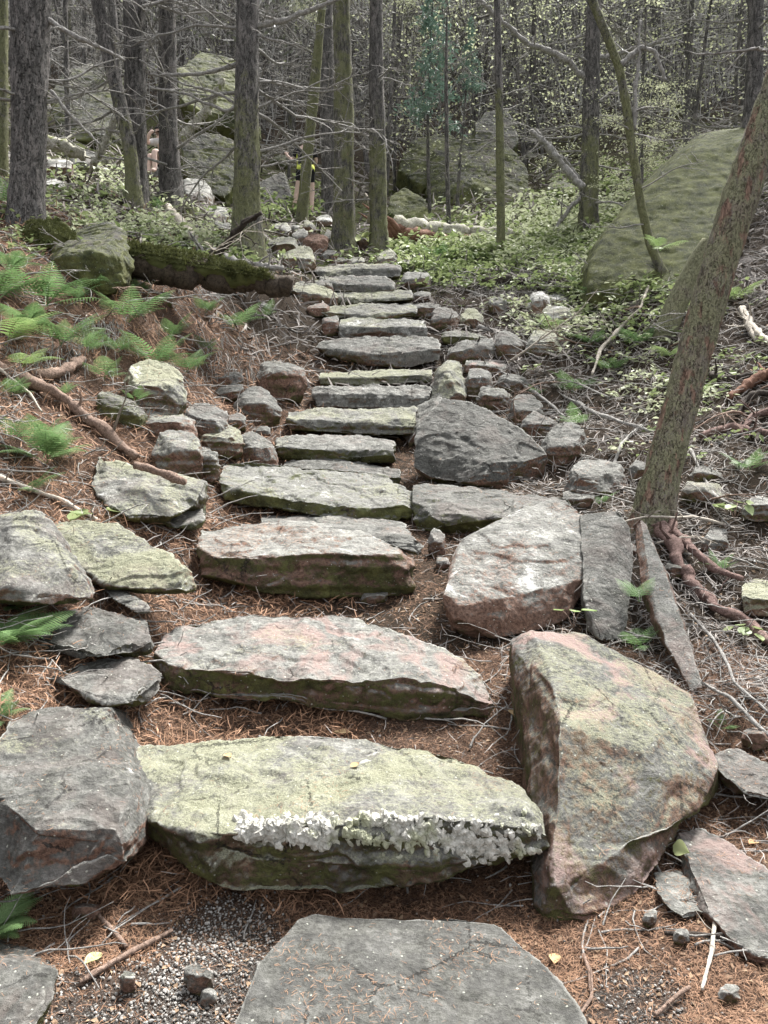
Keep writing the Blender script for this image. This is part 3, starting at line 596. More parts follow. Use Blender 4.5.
L = [
 ('flat grey slab right of the dark angular boulder', 540,590,424,448,466,.6,dict(lichen=.05,tone=.75)),
 ('broad grey broken rock left of the leaning tree foot', 566,627,459,478,500,.5,dict(lichen=.05,tone=.95)),
 ('small dark rock tucked against the leaning tree foot', 628,650,460,468,480,.2,dict(tone=.6,lichen=0)),
 ('low grey rock in front of the broad broken rock', 562,598,490,498,508,.3,dict(lichen=.1,tone=.8)),
 ('pale flat rock with green rim right of the leaning tree foot', 680,729,481,490,503,.4,dict(lichen=.6,white=.5)),
 ('dull grey rock above the pale flat rock on the right bank', 690,724,466,474,485,.3,dict(tone=.7)),
 ('light grey rounded rock at the right edge of the photo', 742,785,497,505,523,.35,dict(tone=1.0,lichen=.1)),
 ('tilted grey splinter of rock below the pale flat rock', 700,732,527,540,554,.3,dict(tone=.85,lichen=.05)),
 ('yellow green mossy rock at the right edge below the ferns', 738,790,580,597,616,.35,dict(lichen=.9,moss=.2)),
 ('small round grey rock at the right margin under the root', 664,690,560,568,580,.2,dict(tone=.6)),
 ('rounded grey boulder right of the tenth step', 430,461,308,318,331,.45,dict(lichen=.2,tone=.8)),
 ('yellowish boulder touching the rounded one right of the tenth step', 459,484,309,320,329,.4,dict(lichen=.75)),
 ('long mossy slab right of the ninth step', 441,489,332,337,345,.4,dict(lichen=.5,moss=.5)),
 ('grey faceted block below the long mossy slab', 446,497,341,350,363,.4,dict(tone=.85,lichen=.1)),
 ('tilted grey plate right of the faceted block', 495,527,333,345,361,.4,dict(tone=.8,lichen=.35,skew=-3)),
 ('white faced rock with dark belly right of the pyramid block', 466,494,368,379,399,.3,dict(white=.8,tone=.9,lichen=.3)),
 ('flat pinkish slab between the faceted block and the white faced rock', 464,510,361,366,375,.4,dict(pink=1.0,white=.3)),
 ('brownish long rock right of the white faced rock', 497,530,374,381,392,.3,dict(lichen=.5,tone=.8)),
 ('knobbly grey rock above the dark angular boulder', 476,514,388,397,412,.35,dict(white=.3,rough=1.4)),
 ('low grey rock right of the knobbly rock', 508,545,396,410,425,.4,dict(tone=.7)),
 ('pale rock half hidden behind the dark angular boulder', 520,560,412,426,440,.4,dict(tone=.7,lichen=.05)),
 ('white rock with painted in sun dapple on the right bank', 528,552,293,303,318,.5,dict(white=1.3,tone=1.7,lichen=.05)),  # raised tone puts dappled sun into the white stone's colour
 ('bright pale long rock beside the sun painted white rock', 546,577,294,300,307,.4,dict(white=1.2,tone=1.6)),  # sun dapple put into the tone here too
 ('pale rock below the sun painted white rock', 540,572,307,316,327,.4,dict(white=1.0,tone=1.3,lichen=.6)),  # tone carries some painted sun as well
 ('flat pale green rock on the right bank', 525,562,330,342,356,.5,dict(white=.7,tone=1.2,lichen=.7)),
 ('small grey rock in the dark hollow under the arched root', 488,511,299,305,313,.3,dict(tone=.9)),
 ('heart shaped pale rock at the top of the stair', 374,400,251,259,272,.35,dict(lichen=.6,white=.4)),
 ('rounded green rock right of the heart shaped rock', 399,416,261,266,275,.3,dict(lichen=.4,moss=.5)),
 ('light tilted slab under the rounded green rock', 400,431,273,280,290,.5,dict(lichen=.4,white=.4,tone=1.1)),
 ('flat stone right of the twelfth step', 412,432,291,296,302,.4,dict(lichen=.5)),
 ('dark stone right of the eleventh step', 414,443,303,308,320,.4,dict(tone=.7,lichen=.3)),
 ('orange brown rounded boulder above the stair', 302,328,235,243,255,.5,dict(rust=1.25,lichen=-.2,white=0,moss=-.3)),
 ('mossy grey rock in front of the orange brown boulder', 320,338,250,254,262,.4,dict(lichen=.5,tone=.8)),
 ('pale cap stone right of the orange brown boulder', 323,336,231,236,244,.4,dict(lichen=.5,white=.6)),
 ('pale rock left of the orange brown boulder', 289,310,230,237,246,.5,dict(white=.5,lichen=.4)),
 ('small blue grey rock near the feet of the hiker', 290,300,225,229,237,.3,dict(tone=.9)),
 ('white rock on the path right of the hiker', 315,334,215,220,227,.5,dict(white=1.0,tone=1.3)),
 ('dull rock just below the hiker', 302,316,222,227,234,.5,dict(tone=.7)),
 ('long flat pale slab left of the stair head', 272,316,249,258,270,.9,dict(lichen=.7,white=.5,tone=1.1)),
 ('second flat pale slab further left of the stair head', 262,300,238,245,253,.8,dict(lichen=.6,white=.5,tone=1.1)),
 ('narrow pale slab on the path below the thin leaning trunk', 268,292,224,229,236,.7,dict(lichen=.5,white=.6)),
 ('thin dark stone above the uppermost step', 328,357,258,261,266,.4,dict(tone=.6)),
 ('thin pale stone right above the uppermost step', 340,365,259,263,268,.4,dict(lichen=.6)),
 ('tilted white plate between the two mossy trunks', 357,369,234,240,250,.3,dict(white=.8,tone=1.1)),
 ('diagonal mossy slab at the left end of the thirteenth step', 290,338,284,292,305,.6,dict(lichen=.7,skew=-5)),
 ('dark small slab left of the twelfth step', 312,334,281,286,295,.4,dict(tone=.6)),
 ('brown wedge of rock left of the eleventh step', 306,330,305,310,318,.3,dict(rust=.8,pink=.6,white=.4)),
 ('pinkish upright rock left of the tenth step', 321,340,316,322,336,.3,dict(rust=.5,pink=1.2,white=.4)),
 ('green olive wedge left of the eighth step', 254,307,362,376,402,.5,dict(lichen=.45,rust=.6,tone=.75)),
 ('grey slab left of the sixth step', 233,282,388,403,423,.5,dict(tone=.75,lichen=.1)),
 ('thin dark slab lowest in the heap under the root bank', 209,243,373,378,386,.3,dict(tone=.55,lichen=0)),
 ('dark rounded rock under the thin dark slab', 211,243,384,390,402,.3,dict(tone=.7,lichen=0)),
 ('pale green boulder under the ferns of the left bank', 120,187,362,385,414,.5,dict(lichen=.75,white=.6,skew=-4)),
 ('rust stained mossy slab right below the pale green boulder', 139,197,412,424,442,.5,dict(lichen=.45,rust=.6,moss=.2,skew=-3)),
 ('smooth grey rock in the heap left of the sixth step', 180,228,404,420,438,.5,dict(tone=.75,lichen=.1)),
 ('grey green faceted rock left of the fifth step', 193,244,424,438,460,.45,dict(lichen=.6,rust=.35,tone=.85)),
 ('round topped upright grey rock on the left of the fourth step', 150,204,431,450,480,.4,dict(lichen=.5,white=.4,moss=.2)),
 ('knobbly narrow rock between the round topped rock and the fourth step', 198,220,449,458,484,.25,dict(tone=.85,rough=1.5)),
 ('dark green tilted slab behind the fourth step', 236,278,434,450,470,.5,dict(lichen=.35,moss=.2,tone=.65,skew=-5)),
 ('small grey rock left of the fifth step', 222,246,414,420,430,.25,dict(tone=.7)),
 ('long mossy plank of rock slanting over the left bank', 94,146,396,408,424,.35,dict(lichen=.5,moss=.5,tone=.7,skew=-9)),
 ('small triangular stone below the third step', 360,388,590,596,604,.12,dict(tone=.7,lichen=0)),
 ('upright brown chip between the third step and the pale block', 428,446,528,540,556,.12,dict(rust=.4,white=.4)),
 ('small white chip beside the pale block', 436,450,556,562,570,.1,dict(white=.8)),
 ('small brown cube of rock at the lower right above the split slab', 742,772,728,735,752,.15,dict(rust=.9,lichen=0)),
 ('olive stone half buried left of the flat slab foot', 483,505,930,936,948,.06,dict(rust=.8,white=.4,lichen=.1)),
 ('small green stone in the gravel', 118,136,966,974,992,.06,dict(lichen=.4,tone=.8)),
 ('dark round stone in the gravel', 182,214,962,972,992,.08,dict(tone=.55,lichen=0)),
 ('square white stone in the gravel', 198,217,984,990,1004,.05,dict(white=1.1,tone=1.2,lichen=.3)),
 ('rusty flat stone in front of the big dark left boulder', 70,100,900,906,918,.08,dict(rust=1.0,lichen=-.2)),
 ('pinkish pebble stone among needles at the lower right', 673,690,925,930,942,.05,dict(pink=1.2,white=.3)),
 ('grey pebble stone among needles at the lower right', 642,658,905,912,926,.05,dict(white=.5)),
 ('olive pebble stone near the bottom right corner', 718,742,980,988,1002,.06,dict(rust=.4,lichen=.4)),
 ('boulder with grey streak below the moss cap on the left bank', 42,132,228,250,292,1.2,dict(lichen=.35,moss=.62,tone=.6)),
 ('pale grey slab left of the big mossy trunk', 180,214,182,198,217,1.2,dict(white=.6,tone=1.1,skew=-4,Y=15.2)),
 ('flat pale rock below the pale grey slab', 195,228,209,215,224,.8,dict(white=.7,tone=1.1,lichen=.4)),
 ('low pale rock left of the big mossy trunk base', 205,236,222,228,236,.8,dict(white=.6,lichen=.5)),
 ('bright rock between the two left trunks', 40,64,180,188,200,.6,dict(white=1.0,tone=1.3,Y=12.3)),
 ('pale rock under the pale fallen log', 46,74,160,168,180,.6,dict(white=.7,lichen=.4,tone=1.0,Y=14)),
]
for t in L:
    k = dict(t[7]); o = stone(t[0], *t[1:6], dep=t[6], **k)
    if t[3] > 880: o.location.z -= .012

# ---- background outcrops and the big mossy boulder on the right
def crag(label, pts, b, h, **k):
    p = A(pts); c = sum(p, Vector()) / len(p)
    return rock(label, p + [c + (v - c) * .9 + Vector((0, b, 0)) for v in p] + [v + Vector((0, b * .3, -h)) for v in p if v.z < c.z], 'boulder', 'boulder', **k)
crag('huge moss covered boulder on the right with bright top edge',
  [(588,286,10.7),(592,262,11.0),(604,236,11.3),(640,196,11.8),(668,168,12.2),(694,150,12.5),(742,140,12.7),(762,150,12.5),(650,176,13.6),(678,150,14.3),(704,133,14.9),(742,125,15.2),(762,130,15),(752,200,11.6),(725,262,10.6),(690,285,10.3),(640,300,10.3)],
  1.2, .6, lichen=.7, moss=.74, tone=.5, rust=0, white=.6, rough=.8, tex=.9, cuts=5)
crag('big overhanging grey boulder far left behind the trunks',
  [(176,70,20),(200,52,21),(240,60,21),(250,100,20),(236,128,19.5),(205,118,19),(178,100,19.2)], 2.5, .3, tone=.42, lichen=.25, moss=.62, rust=0)
crag('grey boulder with dark hollow under the overhanging boulder',
  [(180,142,17.5),(205,132,18),(236,140,18),(240,175,17.3),(225,196,16.8),(190,186,16.8),(178,165,17.2)], 2, .3, tone=.36, lichen=.25, moss=.5, rust=0)
crag('dark mossy crag far left between the first two trunks',
  [(48,100,19),(60,72,20),(90,62,21),(118,70,20.5),(122,110,19.5),(105,140,18.5),(60,138,18.5)], 2, .5, tone=.6, moss=.5, lichen=.4, rust=0)
crag('dark cave boulder in the background centre',
  [(425,190,22),(432,150,23),(470,132,23.5),(505,140,23),(528,168,22.5),(530,205,21.5),(500,214,21.2),(470,186,21.4),(440,214,21.3)], 2.5, .2, tone=.36, lichen=.3, moss=.55, rust=0)
crag('ledge of grey rock stacked above the cave boulder',
  [(470,130,23.2),(485,112,24),(508,108,24.2),(520,140,23.4),(500,160,22.8),(478,150,22.9)], 1.5, .3, tone=.55, lichen=.3, moss=.4, rust=0)
crag('green lichened ledge left of the cave boulder',
  [(396,168,23.4),(410,140,24),(450,132,24.2),(470,150,23.6),(462,178,22.6),(420,186,22.6)], 1.5, .4, tone=.7, lichen=.4, moss=.6, rust=0)
crag('domed mossy boulder behind the second mossy trunk',
  [(385,222,18.6),(388,196,19.2),(404,187,19.5),(425,200,19.2),(432,222,18.6)], 1.2, .3, tone=.6, lichen=.4, moss=.75, rust=0)
crag('dark rock mass left of the thin leaning trunk',
  [(255,205,19.5),(262,180,20.5),(285,170,21),(292,195,20),(290,208,19.5)], 1.2, .3, tone=.4, lichen=.1, moss=.4, rust=0)
rs = random.Random(5)
far = 0
for k in range(34):
    px = rs.uniform(0, 768); py = rs.uniform(70, 205)
    if 150 < px < 250 and py > 60 or 385 < px < 535 and py > 95 or px > 580 and py > 120 or 285 < px < 330: continue
    w = rs.uniform(14, 38); hh = w * rs.uniform(.35, .6); h = hit(px, py)
    if h.y > 42: continue
    ob = stone('distant dark mossy rock on the wooded slope behind the trees', px - w / 2, px + w / 2, py - hh, py - hh * .5, py + 2, dep=rs.uniform(.6, 1.4), group='distant rocks on the wooded slope', tone=rs.uniform(.35, .9), lichen=rs.uniform(0, .5), moss=rs.uniform(.2, .7), rust=0)
# loose small stones along the path edges
n = 0
while n < 50:
    px = rs.uniform(40, 760); py = rs.uniform(225, 1015)
    h = hit(px, py); x = h.x
    side = abs(x - (-.15)) 
    if py > 900 and not (60 < px < 240 or px > 590): continue
    if py < 900 and (side < .85 or side > 2.3): continue
    if x < -1.2 and py > 330 and rs.random() < .7: continue
    w = rs.uniform(.03, .12) * (1 if py > 500 else 1.8) * F / h.y; w *= 1.3; hh = w * rs.uniform(.25, .5)
    if py > 880: w *= .5; hh *= .5
    stone('small loose grey stone lying in the litter beside the steps', px - w / 2, px + w / 2, py - hh, py - hh * .55, py + hh * .15, dep=w / F * h.y * .9, Y=h.y + .02, group='small loose stones beside the steps', name='small_stone', cat='stone', tone=rs.uniform(.5, 1.2), lichen=rs.uniform(-.2, .6), white=rs.uniform(0, .7), moss=rs.uniform(-.2, .4), rust=rs.uniform(0, .5))
    n += 1
print('rocks', len(ROCKS), sum(len(o.data.vertices) for o in ROCKS))
# ------------------------------------------------------------------ trees
def wander(p0, d0, L, n, wob, droop=0.0, rs=random):
    p = Vector(p0); d = Vector(d0).normalized(); out = [p.copy()]; st = L / n
    for i in range(n):
        d = (d + Vector((rs.gauss(0, wob), rs.gauss(0, wob), rs.gauss(0, wob) + droop))).normalized()
        p = p + d * st; out.append(p.copy())
    return out
def grow(acc, p0, d0, L, r, depth, rs, k=5, droop=0.0, dens=1.0):
    n = max(3, int(6 + L * 3) if depth > 0 else 3); pts = wander(p0, d0, L, n, .13 if depth else .2, droop, rs)
    acc.tube(pts, np.linspace(r, r * .25, len(pts)), k if r > .006 else 3, cap=False, jit=.12)
    if depth <= 0: return
    m = int((2.5 + L * 4.5) * dens)
    for i in range(m):
        t = rs.uniform(.18, 1) * (len(pts) - 1); a = int(min(t, len(pts) - 2)); q = pts[a].lerp(pts[a + 1], t - a)
        d = (pts[a + 1] - pts[a]).normalized(); s = d.cross(Vector((0, 0, 1))); s = s.normalized() if s.length > .01 else Vector((1, 0, 0))
        dd = (d * rs.uniform(.3, .9) + s * rs.choice((-1, 1)) * rs.uniform(.5, 1) + Vector((0, 0, rs.uniform(-.4, .35)))).normalized()
        grow(acc, q, dd, L * rs.uniform(.18, .42) * (1.15 - t / len(pts) * .5), r * .45, depth - 1, rs, 3, droop, dens)
def trunk_mesh(pts, rad, k, name='trunk', disp=.035, flare=.75):
    "pts local Vectors from the foot up; radii"
    P = np.array([v[:] for v in pts]); seg = np.linalg.norm(np.diff(P, axis=0), axis=1); s = np.concatenate([[0], np.cumsum(seg)])
    n = max(8, int(s[-1] / max(.05, rad[0] * .45))); n = min(n, 260); tt = np.linspace(0, s[-1], n)
    C = np.stack([np.interp(tt, s, P[:, i]) for i in range(3)], -1)
    for _ in range(3 if len(pts) > 3 else 0): C[1:-1] = (C[:-2] + 2 * C[1:-1] + C[2:]) / 4
    r = np.interp(tt, s, rad); r = r * (1 + flare * np.exp(-(tt / (rad[0] * 2.2 + .05)) ** 1.2))
    a = Acc(); a.tube(C, r, k); me = a.mesh(name); V = get_co(me)
    ax = np.repeat(C, k, axis=0); D = V[:n * k] - ax; Rr = np.repeat(r, k); U = D / (np.linalg.norm(D, axis=1)[:, None] + 1e-9)
    q = V[:n * k] * np.array([1, 1, .45]); sd = random.uniform(0, 90)
    dd = .10 * Rr * fbm(V[:n * k] * np.array([26, 26, 12]) + sd, 3) * (k > 18) + disp * 3 * Rr * fbm(q * 3 / (rad[0] * 4 + .1) + sd, 2) + disp * Rr * 1.6 * vnoise(q * 30 + sd)
    ang = np.tile(np.arange(k) / k * 2 * math.pi, n); h = np.repeat(tt, k)
    dd = dd + Rr * .35 * flare * np.exp(-h / (rad[0] * 2 + .05)) * np.sin(ang * 4 + sd)
    V[:n * k] += U * dd[:, None]; set_co(me, V); return me
def bole(nm_label, path, Y=None, cat='tree', mat=None, moss=.4, mh=2.0, red=0, nb=8, bl=(.8, 2.0), H=9, crown=None, bz=(.6, 6), k=None, group=None, seed=None, name='spruce_tree', dead_mat=None, bk=2, flare=.75):
    rs = random.Random(int(path[0][0] * 7 + 3) if seed is None else seed)
    x0, y0 = path[0][0], path[0][1]; Y = Y or hit(x0, y0).y
    pts = [at(p[0], p[1], (p[3] if len(p) > 3 else Y)) for p in path]; rad = [p[2] / 2 * Y / F * .88 for p in path]
    d = (pts[-1] - pts[-2]).normalized() * .6 + Vector((0, 0, .4)); d.normalize()
    top_now = pts[-1].z - pts[0].z; n_up = max(1, int((H - top_now) / 1.5)) if H > top_now + .5 else 0
    for i in range(n_up):
        d = (d + Vector((rs.gauss(0, .02), rs.gauss(0, .02), .12))).normalized(); pts.append(pts[-1] + d * 1.5); rad.append(rad[len(path) - 1] * (1 - .8 * (i + 1) / n_up))
    base = pts[0].copy(); base.z = gz(base.x, base.y)
    root = empty(name, base); tag(root, nm_label, cat, group)
    loc = [p - base for p in pts]; loc.insert(0, loc[0] + Vector((0, 0, -.35))); rad.insert(0, rad[0])
    k = k or int(max(10, min(40, path[0][2] * 1.3)))
    tr = link('trunk', trunk_mesh(loc, rad, k, flare=flare), mat or BARK, root)
    tr['moss'] = float(moss); tr['mossheight'] = float(mh); tr['redbark'] = float(red)
    S = np.concatenate([[0], np.cumsum([(loc[i + 1] - loc[i]).length for i in range(len(loc) - 1)])])
    def on(z):
        for i in range(len(loc) - 1):
            if loc[i].z <= z <= loc[i + 1].z: return loc[i].lerp(loc[i + 1], (z - loc[i].z) / max(1e-6, loc[i + 1].z - loc[i].z)), rad[i]
        return loc[-1], rad[-1]
    for b in range(int(nb * 1.7)):
        z = rs.uniform(*bz); q, r = on(z); an = rs.uniform(0, 2 * math.pi)
        a = Acc(); L = rs.uniform(*bl); grow(a, q, Vector((math.cos(an), math.sin(an) * .8, rs.uniform(-.25, .35))), L, min(r * .22, .012 + L * .007), bk, rs, 5, -.012)
        link('branch', a.mesh('branch'), dead_mat or DEAD, root)
    if crown is not None and H > 5:
        c = link('crown', crown, None, root); c.location = loc[-1] + Vector((0, 0, -(loc[-1].z) * .5)); c.scale = (1, 1, (loc[-1].z * .5 + .4) / 5.0); c.rotation_euler.z = rs.uniform(0, 6)
        xo = on(c.location.z)[0]; c.location.x, c.location.y = xo.x, xo.y
    return root
# crowns (5 m high, shared)
def spruce_crown(n, rad, size, mat, name='crown', seed=1, h=5.0, gap=.25):
    r_ = np.random.default_rng(seed); nb = 70; V = []; P = []; D = []
    for b in range(nb):
        z = r_.uniform(0, 1) ** .9; a = r_.uniform(0, 6.283); Lb = rad * (1 - z * .85) * r_.uniform(.5, 1.1)
        m = int(n / nb * (Lb / rad + .2)); t = r_.uniform(.1, 1, m) ** .7; side = r_.normal(0, .16, m) * Lb * (1.1 - t)
        x = np.cos(a) * t * Lb - np.sin(a) * side; y = np.sin(a) * t * Lb + np.cos(a) * side; zz = z * h + r_.normal(0, .05, m) - t * t * Lb * .25
        P.append(np.stack([x, y, zz], -1))
    P = np.vstack(P); M = rotmats(len(P), .7) * r_.uniform(.6, 1.3, len(P))[:, None, None]
    s = size; base = np.array([[0, 0, 0], [s * .5, -s * .14, 0], [s, 0, -s * .1], [s * .5, s * .14, 0]])
    me = instance_mesh(name, base, [[0, 1, 2, 3]], M, P); me.materials.append(mat); return me
def leaf_crown(n, rad, size, mat, seed=1, h=3.0, name='crown'):
    r_ = np.random.default_rng(seed); nb = 90; P = []
    for b in range(nb):
        c = r_.normal(0, 1, 3) * np.array([rad * .5, rad * .5, h * .3]) + np.array([0, 0, h * .5]); m = n // nb
        q = r_.normal(0, 1, (m, 3)) * np.array([.17, .17, .06]) * r_.uniform(.6, 1.4); P.append(c + q)
    P = np.vstack(P); M = rotmats(len(P), .45) * r_.uniform(.6, 1.3, len(P))[:, None, None]; s = size
    base = np.array([[0, 0, 0], [s * .5, -s * .3, s * .06], [s, 0, -s * .05], [s * .5, s * .3, s * .06]])
    me = instance_mesh(name, base, [[0, 1, 2, 3]], M, P); me.materials.append(mat); return me
CROWN = [spruce_crown(900, 1.5, .16, SPRUCE, seed=s) for s in (1, 2)]
LEAFC = [leaf_crown(5400, 1.8, .055, LEAFY, seed=s) for s in (3, 4)]
BLUEC = spruce_crown(3600, 1.0, .13, BLUESP, seed=9, h=3.2)
c0 = CROWN[0]
bole('broad dark flaky spruce trunk, the thickest upright one at the left edge', [(27,217,32),(29,120,37),(31,0,41)], moss=-.2, mh=1, nb=9, bl=(.8,1.8), bz=(.9,4), crown=c0, H=11)
bole('pale mossy trunk half cut off by the left edge of the photo', [(0,200,16),(1,0,15)], Y=12, moss=.75, mh=5, nb=3, H=10, crown=CROWN[1])
bole('slender mossy trunk curving to the left between the first two dark trunks', [(134,209,20),(133,180,15),(129,140,15),(118,95,15),(106,45,15),(97,0,14)], moss=.62, mh=.9, nb=2, bl=(.3,.8), H=6, name='leaning_tree')
bole('straight dark spruce trunk just right of the curved mossy trunk', [(139,203,20),(135,120,22),(134,0,24)], moss=.05, nb=10, H=11, crown=c0, bl=(.8,2.2))
bole('straight dark spruce trunk with a root flare beside the overhanging boulder', [(171,201,22),(168,120,20),(167,0,18)], moss=.05, nb=11, H=11, crown=CROWN[1], bl=(.8,2.2))
bole('stout trunk with green moss on its lower half left of the stair head', [(247,254,29),(247,170,27),(247,80,26),(248,0,25)], moss=.62, mh=1.8, nb=13, H=11, crown=c0, bl=(1.0,2.6), bz=(1.2,5))
bole('thin pale green trunk leaning to the right in front of the hiker', [(302,217,12),(308,150,12),(314,90,12),(320,30,9),(323,0,8)], Y=17.3, moss=.75, mh=5, nb=4, bl=(.3,.9), H=6, name='leaning_tree')
bole('plain dark grey trunk behind the hiker', [(329,213,16),(328,100,15),(326,0,14)], Y=20.5, moss=-.1, nb=8, H=12, crown=CROWN[1])
bole('mossy trunk with peeled orange patches, left of the pair at the stair head', [(344,249,23),(344,120,21),(341,0,18)], moss=.6, mh=4.2, red=.6, nb=8, bl=(.5,1.2), H=11, crown=c0)
bole('mossy trunk right of the pair at the stair head', [(379,252,19),(377,120,17),(376,0,14)], moss=.62, mh=1.7, nb=14, bl=(.5,1.3), H=11, crown=CROWN[1])
bole('slim mossy pole of a tree right of the stair head', [(501,256,10),(500,140,9),(497,0,7)], moss=.7, mh=2.2, nb=10, bl=(.4,1.0), H=9, crown=c0)
bole('very thin dark bare stem in front of the cave boulder', [(449,226,5),(447,170,5),(446,70,4)], Y=17.5, moss=.1, nb=6, bl=(.3,.8), H=5)
bole('sturdy trunk with mossy foot left of the huge mossy boulder', [(588,238,20),(590,150,18),(591,100,18),(594,0,15)], moss=.6, mh=1.7, nb=10, H=11, crown=CROWN[1], bl=(1,2.6))
bole('crooked thin mossy tree winding up in front of the huge mossy boulder', [(669,284,13),(660,268,10),(650,244,10),(641,205,9),(634,160,9),(627,110,9),(619,66,9),(606,34,9),(592,0,9)], moss=.66, mh=5, nb=5, bl=(.4,1.1), H=5.5, name='leaning_tree')
bole('dark upright trunk behind the top of the huge mossy boulder', [(752,140,20),(755,60,17),(756,0,16)], Y=15.2, moss=-.1, nb=12, H=11, crown=c0, bl=(1,2.6))
lt = bole('large leaning trunk with red brown bark and mossy foot in the right half', [(651,532,44),(655,505,40),(665,462,39),(682,400,38),(706,312,38),(728,236,37),(750,168,37),(776,96,36),(800,20,35)], moss=.62, mh=4.5, red=.8, mat=BARKB, nb=3, bl=(.3,.7), bz=(2.5,4), H=7, k=64, name='leaning_tree')
tag(bole('short broken mossy trunk leaning beside the large leaning trunk', [(664,334,24),(680,296,23),(695,262,17),(706,240,9)], moss=.8, mh=5, red=.5, mat=BARKB, nb=0, H=0, flare=.05, name='broken_stump'), cat='stump')
# big limbs drawn in the photograph
def limb(label, path, Y, r0=None, mat=DEAD, name='dead_branch', cat='branch', parent=None, twigs=6, k=9, onground=False, rs=None, lift=.0, group=None):
    rs = rs or random.Random(int(path[0][0] + path[0][1]))
    if onground: P3 = [hit(p[0], p[1] + 1) + Vector((0, 0, lift + p[2] * .3 * hit(p[0], p[1]).y / F)) for p in path]
    else:
        P3 = [at(p[0], p[1], p[3] if len(p) > 3 else Y) for p in path]
    YY = P3[0].y; rad = [p[2] / 2 * YY / F for p in path]
    A_ = np.array([v[:] for v in P3]); s = np.concatenate([[0], np.cumsum(np.linalg.norm(np.diff(A_, axis=0), axis=1))]); n = max(8, len(path) * 9); tt = np.linspace(0, s[-1], n)
    C = np.stack([np.interp(tt, s, A_[:, i]) for i in range(3)], -1)
    for _ in range(2): C[1:-1] = (C[:-2] + 2 * C[1:-1] + C[2:]) / 4
    C += np.stack([vnoise(C * 5 + i * 9) for i in range(3)], -1) * rad[0] * (.9 if name == 'tree_root' else .4) + np.stack([vnoise(C * 17 + i * 9) for i in range(3)], -1) * rad[0] * .3
    r = np.interp(tt, s, rad) * (1 + (.08 if name == 'fallen_log' else .28) * vnoise(C * 14 + 3)) * (1 + (.05 if name == 'fallen_log' else .22) * vnoise(C * 40 + 8)); base = Vector(C[0]) if parent is None else parent.location.copy()
    a = Acc(); a.tube(C - np.array(base), r, k, jit=.13)
    for i in range(twigs):
        j = rs.randrange(2, n - 1); q = Vector(C[j]) - base; grow(a, q, Vector((rs.uniform(-1, 1), rs.uniform(-1, 1), rs.uniform(-.5, .9))), rs.uniform(.15, .5) * (YY / 12), r[j] * .4, 1 if YY > 6 else 0, rs, 4)
    me = a.mesh(name); o = link(name, me, mat, parent, None if parent else base)
    if parent is None: tag(o, label, cat, group)
    return o
def root_of(lbl): return next(o for o in scene.objects if o.get('label') == lbl)
t5 = root_of('stout trunk with green moss on its lower half left of the stair head'); yt = t5.location.y
for pth in ([(250,60,5),(210,72,4),(180,76,3),(150,74,2)], [(245,28,6),(285,20,5),(330,3,4),(365,-12,3)], [(250,100,4),(225,112,3),(190,95,2.5),(150,88,2)], [(243,108,3),(215,92,2.5),(180,84,2),(140,60,1.5)]):
    limb('', pth, yt, mat=DEAD, name='branch', parent=t5, twigs=5)
t1 = root_of('broad dark flaky spruce trunk, the thickest upright one at the left edge')
for pth in ([(45,18,6),(60,28,5),(85,40,4),(125,60,2)], [(50,90,4),(70,115,3),(100,145,2)]): limb('', pth, t1.location.y, name='branch', parent=t1, twigs=6)
t12 = root_of('sturdy trunk with mossy foot left of the huge mossy boulder')
for pth in ([(587,80,6),(560,55,6),(530,45,5),(505,25,4),(480,0,4)], [(585,185,7),(570,170,6),(555,150,5),(535,130,4)], [(585,195,5),(572,205,4),(555,230,4),(545,250,3)], [(590,60,5),(630,50,4),(668,38,3)]): limb('', pth, t12.location.y, name='branch', parent=t12, twigs=8)
t8 = root_of('plain dark grey trunk behind the hiker')
t9 = root_of('crooked thin mossy tree winding up in front of the huge mossy boulder')
for pth in ([(620,66,6),(640,48,4),(655,52,4),(665,80,3)], [(634,130,5),(636,90,4),(638,60,3),(640,20,2)]): limb('', pth, t9.location.y, name='branch', parent=t9, mat=DEAD, twigs=4)
# lower grown saplings with leaves, mid right and top
def sapling(label, px, py, Y, H, crown, cs, cz, group=None, moss=.4, name='leafy_sapling'):
    p = at(px, py, Y); b = Vector((p.x, p.y, gz(p.x, p.y))); root = empty(name, b); tag(root, label, 'tree', group)
    pts = wander((0, 0, -.2), (random.gauss(0, .05), random.gauss(0, .05), 1), H, 8, .04); tr = link('trunk', trunk_mesh(pts, list(np.linspace(.05, .012, len(pts))), 9), BARK, root); tr['moss'] = float(moss); tr['mossheight'] = 2.0; tr['redbark'] = 0.0
    c = link('crown', crown, None, root, pts[-1] * 1.0 + Vector((0, 0, cz))); c.scale = cs; c.rotation_euler.z = random.uniform(0, 6); return root
sapling('young blue green spruce, taller of two in the background centre', 430, 110, 19, 5.4, BLUEC, (.9,.9,1.1), -3.0, name='young_spruce')
sapling('smaller blue green spruce spray beside the taller young spruce', 457, 150, 20.5, 4.2, BLUEC, (.5,.5,.55), -1.2, name='young_spruce')
